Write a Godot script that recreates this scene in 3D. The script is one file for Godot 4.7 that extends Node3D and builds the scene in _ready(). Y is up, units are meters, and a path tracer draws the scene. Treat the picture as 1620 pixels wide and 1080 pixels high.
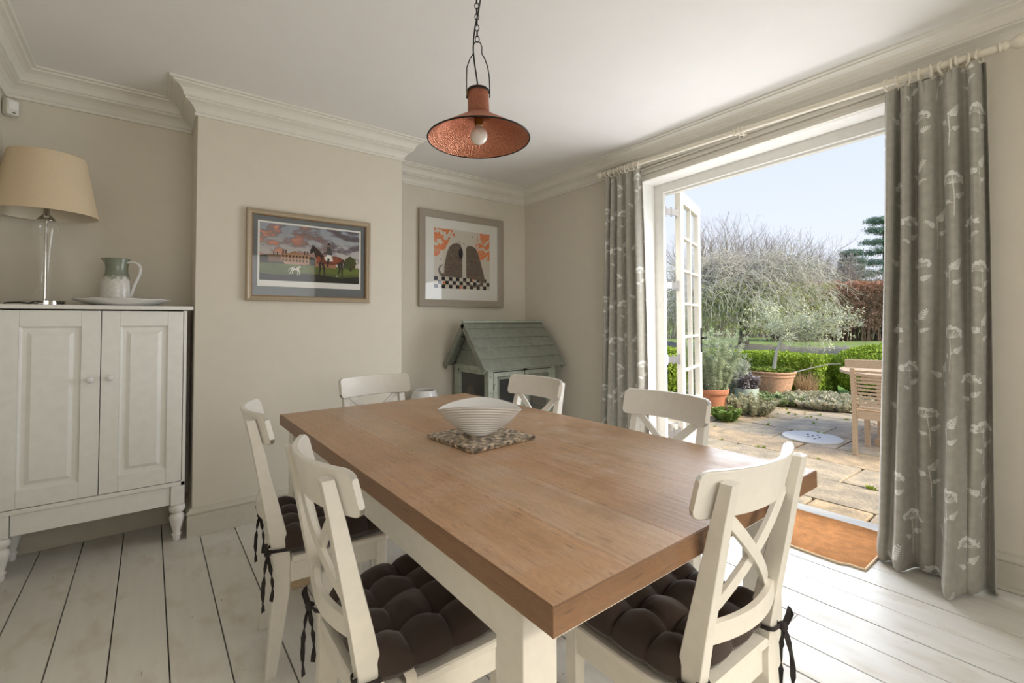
extends Node3D
# A dining room with open garden doors. Metres, y up. The camera stands over (0, 0, 0); +x leads to the garden, -z to the picture wall.

const FLOOR_END := 1.40      # near wall
const WALL_LEFT := -0.61
const WALL_RIGHT := 3.01
const WALL_BACK := -3.64
const ALCOVE := -3.48
const CHIMNEY := -3.16
const PATIO := -0.06

var M := {}
var rng := RandomNumberGenerator.new()

func _ready() -> void:
	rng.seed = 7
	setup_camera_and_light()
	make_materials()
	build_room()
	build_door()
	build_table()
	build_chairs()
	build_cabinet()
	build_toy_house()
	build_pictures()
	build_pendant()
	build_curtains()
	build_patio()
	build_garden()

func setup_camera_and_light() -> void:
	var cam := Camera3D.new()
	cam.name = "camera"
	var f := 735.0                       # focal length in pixels of the 1620 x 1080 frame
	cam.keep_aspect = Camera3D.KEEP_HEIGHT
	cam.projection = Camera3D.PROJECTION_FRUSTUM
	cam.near = 0.05
	cam.far = 400.0
	cam.size = 0.05 * 1080.0 / f
	cam.frustum_offset = Vector2(0.0, -(540.0 - 488.0) / f * 0.05)
	var yaw := deg_to_rad(37.95)
	var pitch := deg_to_rad(1.54)
	var roll := deg_to_rad(-0.2)
	var fwd := Vector3(sin(yaw) * cos(pitch), sin(pitch), -cos(yaw) * cos(pitch))
	var right := Vector3(cos(yaw), 0, sin(yaw))
	var up := right.cross(fwd)
	cam.transform = Transform3D(Basis(right * cos(roll) + up * sin(roll), up * cos(roll) - right * sin(roll), -fwd), Vector3(0, 1.19, 0))
	add_child(cam)
	cam.current = true

	var env := Environment.new()
	env.tonemap_mode = Environment.TONE_MAPPER_LINEAR
	env.tonemap_exposure = 1.55
	env.background_mode = Environment.BG_SKY
	env.sdfgi_enabled = true
	env.ssao_enabled = true
	env.ssil_enabled = true
	var sky := Sky.new()
	var sm := ProceduralSkyMaterial.new()
	sm.sky_top_color = Color(0.60, 0.70, 0.87)
	sm.sky_horizon_color = Color(0.815, 0.825, 0.845)
	sm.sky_curve = 0.45
	sm.ground_bottom_color = Color(0.55, 0.58, 0.50)
	sm.ground_horizon_color = Color(0.90, 0.92, 0.93)
	sm.sun_angle_max = 12.0
	sm.energy_multiplier = 1.0
	sky.sky_material = sm
	env.sky = sky
	var we := WorldEnvironment.new()
	we.name = "world_environment"
	we.environment = env
	add_child(we)

	var sun := DirectionalLight3D.new()
	sun.name = "sun"
	sun.light_color = Color(1.0, 0.96, 0.88)
	sun.light_energy = 1.0
	sun.light_angular_distance = 24.0
	sun.shadow_enabled = true
	add_child(sun)
	sun.look_at_from_position(Vector3.ZERO, -Vector3(0.22, 0.80, 1.0), Vector3.UP)

	# brighten the room: added fill in the doorway, unseen window light behind the camera
	area("door_fill", Vector3(3.26, 0.98, -1.40), Vector3(-1, 0.06, 0), Vector2(1.4, 1.6), 2.8, Color(0.95, 0.97, 1.0))
	area("unseen_window_light", Vector3(1.0, 1.55, FLOOR_END + 0.02), Vector3(0, 0, -1), Vector2(2.1, 1.25), 1.25, Color(1.0, 0.985, 0.96))

func area(called: String, at: Vector3, towards: Vector3, size: Vector2, energy: float, color: Color) -> void:
	var a := AreaLight3D.new()
	a.name = called
	a.area_size = size
	a.area_normalize_energy = true
	a.light_energy = energy
	a.light_color = color
	a.area_range = 14.0
	a.area_attenuation = 2.0
	a.shadow_enabled = true
	add_child(a)
	a.look_at_from_position(at, at + towards, Vector3.UP)

# ---------------------------------------------------------------- mesh builder
class MB:
	var v := PackedVector3Array()
	var n := PackedVector3Array()
	var t := PackedVector2Array()
	var ix := PackedInt32Array()

	# corners run anticlockwise seen from outside
	func quad(a: Vector3, b: Vector3, c: Vector3, d: Vector3, uv := [Vector2(0, 0), Vector2(1, 0), Vector2(1, 1), Vector2(0, 1)]) -> void:
		var nn := (c - a).cross(d - b).normalized()
		var k := v.size()
		v.append_array([a, b, c, d])
		n.append_array([nn, nn, nn, nn])
		t.append_array(uv)
		ix.append_array([k, k + 2, k + 1, k, k + 3, k + 2])

	func tri(a: Vector3, b: Vector3, c: Vector3) -> void:
		var nn := (b - a).cross(c - a).normalized()
		var k := v.size()
		v.append_array([a, b, c])
		n.append_array([nn, nn, nn])
		t.append_array([Vector2(0, 0), Vector2(1, 0), Vector2(0.5, 1)])
		ix.append_array([k, k + 2, k + 1])

	# rows x cols points, row major; the outside is along (column step) x (row step)
	func grid(p: PackedVector3Array, rows: int, cols: int, wrap := false, uv := PackedVector2Array(), flip := false) -> void:
		var cc := cols + 1 if wrap else cols
		var k := v.size()
		var nn := PackedVector3Array()
		nn.resize(rows * cc)
		for i in rows:
			for j in cc:
				v.append(p[i * cols + (j % cols)])
				t.append(uv[i * cc + j] if uv.size() else Vector2(float(j) / (cc - 1), float(i) / (rows - 1)))
		for i in rows - 1:
			for j in cc - 1:
				var a := i * cc + j
				var b := a + 1
				var c := a + cc + 1
				var d := a + cc
				var f := (v[k + c] - v[k + a]).cross(v[k + d] - v[k + b])
				if flip:
					f = -f
				nn[a] += f
				nn[b] += f
				nn[c] += f
				nn[d] += f
				if flip:
					ix.append_array([k + a, k + b, k + c, k + a, k + c, k + d])
				else:
					ix.append_array([k + a, k + c, k + b, k + a, k + d, k + c])
		for i in rows:
			if wrap:
				var s := nn[i * cc] + nn[i * cc + cc - 1]
				nn[i * cc] = s
				nn[i * cc + cc - 1] = s
			for j in cc:
				var q := nn[i * cc + j]
				n.append(q.normalized() if q.length_squared() > 1e-20 else Vector3.UP)

	# profile of (radius, height) from bottom to top; repeat a point for a sharp edge
	func lathe(prof: Array, at := Vector3.ZERO, segs := 24, basis := Basis.IDENTITY) -> void:
		var p := PackedVector3Array()
		for q in prof:
			for j in segs:
				var a := -TAU * j / segs
				p.append(at + basis * Vector3(q.x * cos(a), q.y, q.x * sin(a)))
		grid(p, prof.size(), segs, true)

	func tube(path: Array, rad, segs := 8, closed := false) -> void:
		var p := PackedVector3Array()
		var m := path.size()
		var t0: Vector3 = (path[1] - path[0]).normalized()
		var u := t0.cross(Vector3.UP if absf(t0.y) < 0.9 else Vector3.RIGHT).normalized()
		for i in m:
			var a: Vector3 = path[(i - 1 + m) % m] if closed or i > 0 else path[0]
			var b: Vector3 = path[(i + 1) % m] if closed or i < m - 1 else path[m - 1]
			var tg := (b - a).normalized()
			u = (u - tg * u.dot(tg)).normalized()
			var w := tg.cross(u)
			var r: float = rad[i] if rad is Array else rad
			for j in segs:
				var an := TAU * j / segs
				p.append(path[i] + (u * cos(an) + w * sin(an)) * r)
		if closed:
			for j in segs:
				p.append(p[j])
			grid(p, m + 1, segs, true)
		else:
			grid(p, m, segs, true)
			for e in [0, m - 1]:
				var c: Vector3 = path[e]
				for j in segs:
					var a1 := p[e * segs + j]
					var b1 := p[e * segs + (j + 1) % segs]
					if e == 0:
						tri(c, b1, a1)
					else:
						tri(c, a1, b1)

	# eight corners: index bits x=1, y=2, z=4
	func hexa(c: Array, bev := 0.003) -> void:
		var ids := []
		for i in 8:
			var row := []
			var ax := []
			for d in 3:
				ax.append(((c[i ^ (1 << d)] - c[i]) as Vector3).normalized() * bev)
			for d in 3:
				row.append(c[i] + ax[(d + 1) % 3] + ax[(d + 2) % 3])
			ids.append(row)
		var cen := Vector3.ZERO
		for q in c:
			cen += q / 8.0
		var base := v.size()
		var fn := []
		for d in 3:
			for s in 2:
				var b := s << d
				var e := 1 << ((d + 1) % 3)
				var f := 1 << ((d + 2) % 3)
				var nn: Vector3 = ((c[b | e] - c[b]) as Vector3).cross(c[b | f] - c[b]).normalized()
				if nn.dot(c[b] + c[b | e | f] - 2.0 * cen) < 0:
					nn = -nn
				fn.append(nn)
		for i in 8:
			for d in 3:
				v.append(ids[i][d])
				n.append(fn[d * 2 + ((i >> d) & 1)])
				var q: Vector3 = ids[i][d]
				t.append(Vector2(q.x, q.z) if d == 1 else (Vector2(q.y, q.z) if d == 0 else Vector2(q.y, q.x)))
		for d in 3:
			var e := 1 << ((d + 1) % 3)
			var f := 1 << ((d + 2) % 3)
			for s in 2:
				var b := s << d
				_q(base, b * 3 + d, (b | e) * 3 + d, (b | e | f) * 3 + d, (b | f) * 3 + d)
		if bev <= 0.0:
			return
		for d in 3:      # edges along axis d
			var e := (d + 1) % 3
			var f := (d + 2) % 3
			for s in 4:
				var b := ((s & 1) << e) | ((s >> 1) << f)
				var b2 := b | (1 << d)
				_q(base, b * 3 + e, b2 * 3 + e, b2 * 3 + f, b * 3 + f)
		for i in 8:
			_t(base + i * 3, base + i * 3 + 1, base + i * 3 + 2)

	func _q(base: int, a: int, b: int, c: int, d: int) -> void:
		_t(base + a, base + b, base + c)
		_t(base + a, base + c, base + d)

	func _t(a: int, b: int, c: int) -> void:
		var g := (v[b] - v[a]).cross(v[c] - v[a])
		if g.dot(n[a] + n[b] + n[c]) > 0:
			ix.append_array([a, c, b])
		else:
			ix.append_array([a, b, c])

	func box(lo: Vector3, hi: Vector3, bev := 0.003) -> void:
		var c := []
		for i in 8:
			c.append(Vector3(hi.x if i & 1 else lo.x, hi.y if i & 2 else lo.y, hi.z if i & 4 else lo.z))
		hexa(c, bev)

	func boxt(x: Transform3D, size: Vector3, bev := 0.003) -> void:
		var c := []
		for i in 8:
			c.append(x * Vector3((0.5 if i & 1 else -0.5) * size.x, (0.5 if i & 2 else -0.5) * size.y, (0.5 if i & 4 else -0.5) * size.z))
		hexa(c, bev)

	# chamfered rectangular bar along a path; a and b are the section's axes (one each, or one per point)
	func bar(path: Array, ha, hb, aa, bb, bev := 0.004, caps := true, peak := 0.0) -> void:
		var m := path.size()
		var k := v.size()
		var run := 0.0
		for i in m:
			var tg: Vector3 = (path[mini(i + 1, m - 1)] - path[maxi(i - 1, 0)]).normalized()
			var a: Vector3 = aa[i] if aa is Array else aa
			var b: Vector3 = bb[i] if bb is Array else bb
			var x: float = ha[i] if ha is Array else ha
			var y: float = hb[i] if hb is Array else hb
			var e := minf(bev, 0.45 * minf(x, y))
			var na := (a - tg * a.dot(tg)).normalized()
			var nb := (b - tg * b.dot(tg)).normalized()
			if i > 0:
				run += ((path[i] - path[i - 1]) as Vector3).length()
			for q in [[x, -y + e, na], [x, y - e, na], [x - e, y, nb], [-x + e, y, nb], [-x, y - e, -na], [-x, -y + e, -na], [-x + e, -y, -nb], [x - e, -y, -nb]]:
				v.append(path[i] + a * q[0] + b * q[1])
				n.append(q[2])
				t.append(Vector2(q[0] + q[1], run))
		for i in m - 1:
			for j in 8:
				_q(k, i * 8 + j, i * 8 + (j + 1) % 8, (i + 1) * 8 + (j + 1) % 8, (i + 1) * 8 + j)
		if caps:
			for e in [0, m - 1]:
				var o: Vector3 = (path[e] - path[1 if e == 0 else m - 2]).normalized()
				var kk := v.size()
				for j in 8:
					v.append(v[k + e * 8 + j])
					n.append(o)
					t.append(Vector2(j / 8.0, 0))
				v.append(path[e] + o * (peak if e > 0 else 0.0))
				n.append(o)
				t.append(Vector2(0.5, 0.5))
				for j in 8:
					_t(kk + 8, kk + j, kk + (j + 1) % 8)

	# thin three-sided twig
	func twig(a: Vector3, b: Vector3, ra: float, rb: float) -> void:
		var tg := (b - a).normalized()
		var u := tg.cross(Vector3.UP if absf(tg.y) < 0.9 else Vector3.RIGHT).normalized()
		var w := tg.cross(u)
		var k := v.size()
		for j in 3:
			var d := u * cos(TAU * j / 3) + w * sin(TAU * j / 3)
			v.append(a + d * ra)
			v.append(b + d * rb)
			n.append(d)
			n.append(d)
			t.append(Vector2(0, 0))
			t.append(Vector2(0, 1))
		for j in 3:
			var a0 := k + j * 2
			var b0 := k + ((j + 1) % 3) * 2
			ix.append_array([a0, a0 + 1, b0, b0, a0 + 1, b0 + 1])

	func mesh() -> ArrayMesh:
		var m := ArrayMesh.new()
		var a := []
		a.resize(Mesh.ARRAY_MAX)
		a[Mesh.ARRAY_VERTEX] = v
		a[Mesh.ARRAY_NORMAL] = n
		a[Mesh.ARRAY_TEX_UV] = t
		a[Mesh.ARRAY_INDEX] = ix
		m.add_surface_from_arrays(Mesh.PRIMITIVE_TRIANGLES, a)
		return m

# ---------------------------------------------------------------- objects
func obj(called: String, b, m: Material, parent: Node = self, label := "") -> MeshInstance3D:
	var o := MeshInstance3D.new()
	o.name = fresh(called, parent)
	o.mesh = b.mesh() if b is MB else b
	o.material_override = m
	if label:
		o.set_meta("label", label)
	parent.add_child(o, true)
	return o

func fresh(called: String, parent: Node) -> String:
	if not parent.has_node(NodePath(called)):
		return called
	var i: int = parent.get_meta("_n_" + called, 0) + 1
	parent.set_meta("_n_" + called, i)
	return "%s_%03d" % [called, i]

func tag(o: Node, label: String, category: String, group := "") -> Node:
	o.set_meta("label", label)
	o.set_meta("category", category)
	if group:
		o.set_meta("group", group)
	return o

func thing(called: String, label: String, category: String, at := Vector3.ZERO, turn := 0.0, group := "") -> Node3D:
	var o := Node3D.new()
	o.name = fresh(called, self)
	o.position = at
	o.rotation.y = turn
	add_child(o, true)
	tag(o, label, category, group)
	return o

func struct(called: String, b, m: Material, label: String, category: String) -> MeshInstance3D:
	var o := obj(called, b, m)
	o.set_meta("kind", "structure")
	tag(o, label, category)
	return o

func dup(root: Node3D, at: Vector3, turn: float, label: String) -> Node3D:
	var c: Node3D = root.duplicate()
	c.name = fresh(String(root.name).rstrip("0123456789_"), self)
	add_child(c, true)
	c.position = at
	c.rotation.y = turn
	c.set_meta("label", label)
	return c

func stuff(called: String, parent: Node, mesh: Mesh, m: Material, xf: Array, colors := PackedColorArray()) -> MultiMeshInstance3D:
	var mm := MultiMesh.new()
	mm.transform_format = MultiMesh.TRANSFORM_3D
	mm.use_colors = colors.size() > 0
	mm.mesh = mesh
	mm.instance_count = xf.size()
	for i in xf.size():
		mm.set_instance_transform(i, xf[i])
		if colors.size():
			mm.set_instance_color(i, colors[i])
	var o := MultiMeshInstance3D.new()
	o.name = fresh(called, parent)
	o.multimesh = mm
	o.material_override = m
	o.set_meta("kind", "stuff")
	parent.add_child(o, true)
	return o

func rr(a: float, b: float) -> float:
	return rng.randf_range(a, b)

# sweeps a profile of (out, up) points along wall corners with mitres; inside lies to the left of the way
func sweep(mb: MB, way: Array, prof: Array, closed := false) -> void:
	var m := way.size()
	var p := PackedVector3Array()
	for q in prof:
		for i in m:
			var c: Vector3 = way[i]
			var d0: Vector3 = (c - way[i - 1]) if i > 0 else (way[1] - c)
			var d1: Vector3 = (way[i + 1] - c) if i < m - 1 else (c - way[i - 1])
			var n0 := Vector3(d0.z, 0, -d0.x).normalized()
			var n1 := Vector3(d1.z, 0, -d1.x).normalized()
			var h := (n0 + n1).normalized()
			h /= maxf(0.2, h.dot(n0))
			p.append(c + h * q.x + Vector3.UP * q.y)
	# flat strips, split at every corner and profile point so that edges stay crisp
	for k in prof.size() - 1:
		for i in m - 1:
			var a := p[k * m + i]
			var b := p[k * m + i + 1]
			var c := p[(k + 1) * m + i + 1]
			var d := p[(k + 1) * m + i]
			mb.quad(a, d, c, b)

# ---------------------------------------------------------------- materials
func mat(called: String, color: Color, rough := 0.6, metal := 0.0) -> StandardMaterial3D:
	var m := StandardMaterial3D.new()
	m.resource_name = called
	m.albedo_color = color
	m.roughness = rough
	m.metallic = metal
	M[called] = m
	return m

# noise of 0..255 on w x h, stretched sx by sy
func field(w: int, h: int, freq: float, sd: int, sx := 1, sy := 1, oct := 4, kind := FastNoiseLite.TYPE_SIMPLEX_SMOOTH) -> PackedByteArray:
	var fn := FastNoiseLite.new()
	fn.noise_type = kind
	fn.seed = sd
	fn.frequency = freq
	fn.fractal_octaves = oct
	var im := fn.get_seamless_image(w / sx, h / sy, false, false, 0.15)
	im.convert(Image.FORMAT_L8)
	if sx > 1 or sy > 1:
		im.resize(w, h, Image.INTERPOLATE_CUBIC)
	return im.get_data()

func texture(w: int, h: int, data: PackedByteArray, fmt := Image.FORMAT_RGB8) -> ImageTexture:
	var im := Image.create_from_data(w, h, false, fmt, data)
	return ImageTexture.create_from_image(im)

func speckle(called: String, base: Color, amount: float, rough: float, freq := 0.02, scale := 1.0, metal := 0.0) -> StandardMaterial3D:
	var w := 256
	var a := field(w, w, freq, hash(called) % 1000, 1, 1, 5)
	var d := PackedByteArray()
	d.resize(w * w * 3)
	for i in w * w:
		var s := 1.0 + amount * (a[i] / 127.5 - 1.0)
		d[i * 3] = clampi(int(base.r * s * 255), 0, 255)
		d[i * 3 + 1] = clampi(int(base.g * s * 255), 0, 255)
		d[i * 3 + 2] = clampi(int(base.b * s * 255), 0, 255)
	var m := mat(called, Color.WHITE, rough, metal)
	m.albedo_texture = texture(w, w, d)
	m.uv1_triplanar = true
	m.uv1_world_triplanar = true
	m.uv1_scale = Vector3.ONE * scale
	return m

func make_materials() -> void:
	# plaster and paint
	speckle("wall_paint", Color(0.855, 0.825, 0.765), 0.007, 0.75, 0.03, 0.8)
	speckle("ceiling_paint", Color(0.915, 0.905, 0.89), 0.006, 0.85, 0.02, 0.6)
	speckle("trim_paint", Color(0.89, 0.873, 0.835), 0.015, 0.45, 0.03, 1.5)
	speckle("skirting_paint", Color(0.80, 0.775, 0.715), 0.02, 0.45, 0.03, 1.5)
	speckle("door_paint", Color(0.93, 0.925, 0.905), 0.015, 0.4, 0.03, 2.0)
	speckle("chair_paint", Color(0.905, 0.888, 0.85), 0.015, 0.33, 0.03, 3.0)
	speckle("cabinet_paint", Color(0.935, 0.93, 0.905), 0.015, 0.4, 0.03, 2.0)
	mat("dark_gap", Color(0.10, 0.085, 0.07), 0.95)
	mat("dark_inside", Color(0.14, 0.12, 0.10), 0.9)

	# painted floorboards: grain runs along v
	var w := 1024
	var h := 1024
	var st := field(w, h, 0.02, 11, 1, 16, 4)
	var bl := field(w, h, 0.006, 12, 1, 2, 4)
	var fl := field(w, h, 0.07, 13, 1, 5, 3)
	var d := PackedByteArray()
	d.resize(w * h * 3)
	var rough := PackedByteArray()
	rough.resize(w * h)
	for i in w * h:
		var s := st[i] / 255.0
		var b := bl[i] / 255.0
		var f := fl[i] / 255.0
		var wear := clampf((b - 0.52) * 2.0, 0.0, 1.0) * (0.25 + 0.75 * s)
		var fleck := clampf((f - 0.86) * 10.0, 0.0, 1.0) * clampf((s - 0.4) * 3.0, 0.0, 1.0)
		var g := 0.98 + 0.035 * (s - 0.5)
		var r0 := 0.885 * g * (1.0 - 0.13 * wear) * (1.0 - 0.45 * fleck)
		var g0 := 0.872 * g * (1.0 - 0.165 * wear) * (1.0 - 0.48 * fleck)
		var b0 := 0.84 * g * (1.0 - 0.22 * wear) * (1.0 - 0.52 * fleck)
		d[i * 3] = clampi(int(r0 * 255), 0, 255)
		d[i * 3 + 1] = clampi(int(g0 * 255), 0, 255)
		d[i * 3 + 2] = clampi(int(b0 * 255), 0, 255)
		rough[i] = clampi(int((0.30 + 0.16 * b + 0.10 * s) * 255), 0, 255)
	var m := mat("floorboard", Color.WHITE, 1.0)
	m.albedo_texture = texture(w, h, d)
	m.roughness_texture = texture(w, h, rough, Image.FORMAT_L8)
	m.heightmap_enabled = true
	m.heightmap_texture = texture(w, h, st, Image.FORMAT_L8)
	m.heightmap_scale = 0.035

	# oak of the table
	var g1 := field(w, h, 0.045, 21, 1, 32, 4)
	var g2 := field(w, h, 0.012, 22, 1, 5, 3)
	var g3 := field(w, h, 0.006, 23, 1, 1, 4)
	var g4 := field(w, h, 0.11, 24, 1, 10, 2)
	rough = PackedByteArray()
	rough.resize(w * h)
	for i in w * h:
		var a := g1[i] / 255.0
		var c := g3[i] / 255.0
		var ring := 0.5 + 0.5 * sin(g2[i] * 0.30)
		var pore := clampf((g4[i] / 255.0 - 0.74) * 6.0, 0.0, 1.0)
		var tone := 0.85 + 0.11 * a + 0.05 * ring + 0.14 * (c - 0.5)
		var grey := clampf((c - 0.42) * 1.8, 0.0, 1.0)
		var k := tone * (1.0 - 0.20 * pore)
		d[i * 3] = clampi(int((0.79 - 0.045 * grey) * k * 255), 0, 255)
		d[i * 3 + 1] = clampi(int((0.645 - 0.004 * grey) * k * 255), 0, 255)
		d[i * 3 + 2] = clampi(int((0.505 + 0.05 * grey) * k * 255), 0, 255)
		rough[i] = clampi(int((0.33 + 0.12 * c + 0.08 * a) * 255), 0, 255)
	m = mat("oak", Color.WHITE, 1.0)
	m.albedo_texture = texture(w, h, d)
	m.roughness_texture = texture(w, h, rough, Image.FORMAT_L8)
	m.heightmap_enabled = true
	m.metallic_specular = 0.62
	m.heightmap_texture = texture(w, h, g1, Image.FORMAT_L8)
	m.heightmap_scale = 0.03
	var m2: StandardMaterial3D
	for q in [["oak_pale", Color(1.0, 0.985, 0.97)], ["oak_red", Color(0.985, 0.945, 0.905)]]:
		m2 = m.duplicate()
		m2.resource_name = q[0]
		m2.albedo_color = q[1]
		M[q[0]] = m2
	m2 = m.duplicate()
	m2.resource_name = "oak_edge"
	m2.albedo_color = Color(0.74, 0.66, 0.58)
	M["oak_edge"] = m2
	var m3: StandardMaterial3D = m.duplicate()
	m3.resource_name = "raw_pine"
	m3.albedo_color = Color(1.0, 1.0, 1.0)
	m3.uv1_scale = Vector3(4, 4, 4)
	M["raw_pine"] = m3
	speckle("raw_block", Color(0.86, 0.76, 0.62), 0.10, 0.8, 0.08, 6.0)

	# cushions
	m = speckle("cushion_cloth", Color(0.225, 0.175, 0.15), 0.08, 0.95, 0.2, 8.0)
	m.rim_enabled = true
	m.rim = 0.5
	m.rim_tint = 0.6
	mat("cushion_tie", Color(0.17, 0.15, 0.15), 0.85)
	mat("care_tag", Color(0.86, 0.83, 0.78), 0.8)
	mat("print_ink", Color(0.12, 0.11, 0.11), 0.8)

	# glazed and metal things
	m = mat("white_glaze", Color(0.90, 0.895, 0.885), 0.22)
	m.clearcoat_enabled = true
	m.clearcoat = 0.5
	m.clearcoat_roughness = 0.08
	m = speckle("granite", Color(0.62, 0.56, 0.48), 0.8, 0.35, 0.034, 4.0)
	m.clearcoat_enabled = true
	m.clearcoat = 0.3
	mat("chrome", Color(0.80, 0.79, 0.77), 0.12, 1.0)
	mat("steel_hinge", Color(0.66, 0.66, 0.68), 0.42, 0.6)
	mat("iron", Color(0.16, 0.15, 0.145), 0.45, 0.7)
	mat("brass", Color(0.55, 0.45, 0.25), 0.45, 0.9)
	var gl := mat("lamp_glass", Color(0.93, 0.95, 0.95, 0.04), 0.02)
	gl.transparency = BaseMaterial3D.TRANSPARENCY_ALPHA
	gl.cull_mode = BaseMaterial3D.CULL_DISABLED
	var pg := mat("window_glass", Color(0.96, 0.98, 0.98, 0.04), 0.02)
	pg.transparency = BaseMaterial3D.TRANSPARENCY_ALPHA
	m = speckle("shade_linen", Color(0.86, 0.78, 0.66), 0.05, 0.9, 0.12, 6.0)
	m.backlight_enabled = true
	m.backlight = Color(0.30, 0.25, 0.18)
	mat("shade_lining", Color(0.86, 0.82, 0.74), 0.9)
	mat("white_plastic", Color(0.88, 0.87, 0.83), 0.4)
	mat("black_plastic", Color(0.06, 0.06, 0.06), 0.4)

	# hammered copper
	var cw := 512
	var dents := field(cw, cw, 0.055, 31, 1, 1, 1, FastNoiseLite.TYPE_CELLULAR)
	var tarn := field(cw, cw, 0.02, 32, 1, 1, 4)
	d = PackedByteArray()
	d.resize(cw * cw * 3)
	for i in cw * cw:
		var k := 0.86 + 0.28 * (tarn[i] / 255.0 - 0.5)
		d[i * 3] = clampi(int(0.93 * k * 255), 0, 255)
		d[i * 3 + 1] = clampi(int(0.63 * k * 255), 0, 255)
		d[i * 3 + 2] = clampi(int(0.50 * k * 255), 0, 255)
	m = mat("copper", Color.WHITE, 0.30, 0.95)
	m.albedo_texture = texture(cw, cw, d)
	m.heightmap_enabled = true
	m.heightmap_texture = texture(cw, cw, dents, Image.FORMAT_L8)
	m.heightmap_scale = 0.25
	m.uv1_scale = Vector3(8, 3.5, 1)
	m2 = m.duplicate()
	m2.resource_name = "aged_copper"
	m2.albedo_color = Color(0.86, 0.80, 0.76)
	m2.roughness = 0.5
	m2.metallic = 0.35
	M["aged_copper"] = m2

	# green and worn toy house
	w = 512
	var c1 := field(w, w, 0.05, 41, 4, 1, 4)
	var c2 := field(w, w, 0.015, 42, 1, 1, 5)
	d = PackedByteArray()
	d.resize(w * w * 3)
	for i in w * w:
		var chip := clampf((c1[i] / 255.0 - 0.82) * 12.0, 0.0, 1.0)
		var k := 0.93 + 0.16 * (c2[i] / 255.0 - 0.5)
		d[i * 3] = clampi(int(lerpf(0.555 * k, 0.30, chip) * 255), 0, 255)
		d[i * 3 + 1] = clampi(int(lerpf(0.575 * k, 0.27, chip) * 255), 0, 255)
		d[i * 3 + 2] = clampi(int(lerpf(0.520 * k, 0.22, chip) * 255), 0, 255)
	m = mat("sage_paint", Color.WHITE, 0.55)
	m.albedo_texture = texture(w, w, d)
	m.uv1_triplanar = true
	m.uv1_world_triplanar = true
	m.uv1_scale = Vector3.ONE * 1.7
	m2 = m.duplicate()
	m2.resource_name = "sage_paint_pale"
	m2.albedo_color = Color(1.22, 1.22, 1.22)
	M["sage_paint_pale"] = m2
	mat("rust", Color(0.40, 0.27, 0.17), 0.8)

	# coir mat
	w = 512
	var k1 := field(w, w, 0.25, 51, 1, 1, 2)
	var k2 := field(w, w, 0.01, 52, 1, 1, 4)
	d = PackedByteArray()
	d.resize(w * w * 3)
	for i in w * w:
		var k := 0.72 + 0.5 * (k1[i] / 255.0) + 0.2 * (k2[i] / 255.0 - 0.5)
		d[i * 3] = clampi(int(0.755 * k * 255), 0, 255)
		d[i * 3 + 1] = clampi(int(0.510 * k * 255), 0, 255)
		d[i * 3 + 2] = clampi(int(0.290 * k * 255), 0, 255)
	m = mat("coir", Color.WHITE, 1.0)
	m.albedo_texture = texture(w, w, d)
	m.uv1_triplanar = true
	m.uv1_world_triplanar = true
	m.uv1_scale = Vector3.ONE * 2.5
	m.heightmap_enabled = true
	m.heightmap_texture = texture(w, w, k1, Image.FORMAT_L8)
	m.heightmap_scale = 0.6

	# picture frames
	speckle("silver_frame", Color(0.66, 0.60, 0.51), 0.12, 0.42, 0.12, 4.0, 0.35)
	mat("gilt_slip", Color(0.55, 0.42, 0.26), 0.45, 0.4)
	speckle("limed_frame", Color(0.63, 0.59, 0.535), 0.14, 0.6, 0.10, 4.0)
	mat("grey_mount", Color(0.40, 0.415, 0.42), 0.9)
	mat("white_mount", Color(0.87, 0.865, 0.835), 0.9)
	var pgl := mat("picture_glass", Color(1, 1, 1, 0.0), 0.03)
	pgl.transparency = BaseMaterial3D.TRANSPARENCY_ALPHA

	# outdoors
	w = 1024
	var p1 := field(w, w, 0.008, 61, 1, 1, 5)
	var p2 := field(w, w, 0.06, 62, 1, 1, 4)
	d = PackedByteArray()
	d.resize(w * w * 3)
	for i in w * w:
		var a := p1[i] / 255.0 - 0.5
		var b := p2[i] / 255.0 - 0.5
		var k := 0.98 + 0.30 * a + 0.16 * b
		d[i * 3] = clampi(int(0.745 * k * 255), 0, 255)
		d[i * 3 + 1] = clampi(int((0.690 * k - 0.02 * a) * 255), 0, 255)
		d[i * 3 + 2] = clampi(int((0.605 * k - 0.05 * a) * 255), 0, 255)
	m = mat("sandstone", Color.WHITE, 0.85)
	m.albedo_texture = texture(w, w, d)
	m.uv1_triplanar = true
	m.uv1_world_triplanar = true
	m.uv1_scale = Vector3.ONE * 0.55
	m.heightmap_enabled = true
	m.heightmap_texture = texture(w, w, p2, Image.FORMAT_L8)
	m.heightmap_scale = 0.4
	for q in [["sandstone_grey", Color(0.95, 0.95, 0.955)], ["sandstone_warm", Color(1.04, 1.0, 0.95)]]:
		m2 = m.duplicate()
		m2.resource_name = q[0]
		m2.albedo_color = q[1]
		M[q[0]] = m2
	speckle("soil", Color(0.34, 0.29, 0.235), 0.35, 1.0, 0.1, 2.0)
	speckle("lawn", Color(0.44, 0.58, 0.23), 0.22, 1.0, 0.12, 0.7)
	speckle("field_grass", Color(0.48, 0.56, 0.31), 0.15, 1.0, 0.05, 0.1)
	speckle("flint", Color(0.52, 0.51, 0.48), 0.45, 0.9, 0.12, 1.2)
	speckle("terracotta", Color(0.86, 0.68, 0.565), 0.16, 0.85, 0.03, 2.5)
	speckle("terracotta_red", Color(0.79, 0.53, 0.40), 0.14, 0.85, 0.03, 3.0)
	m = speckle("celadon", Color(0.72, 0.785, 0.745), 0.05, 0.3, 0.03, 3.0)
	m.clearcoat_enabled = true
	m.clearcoat = 0.4
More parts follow.
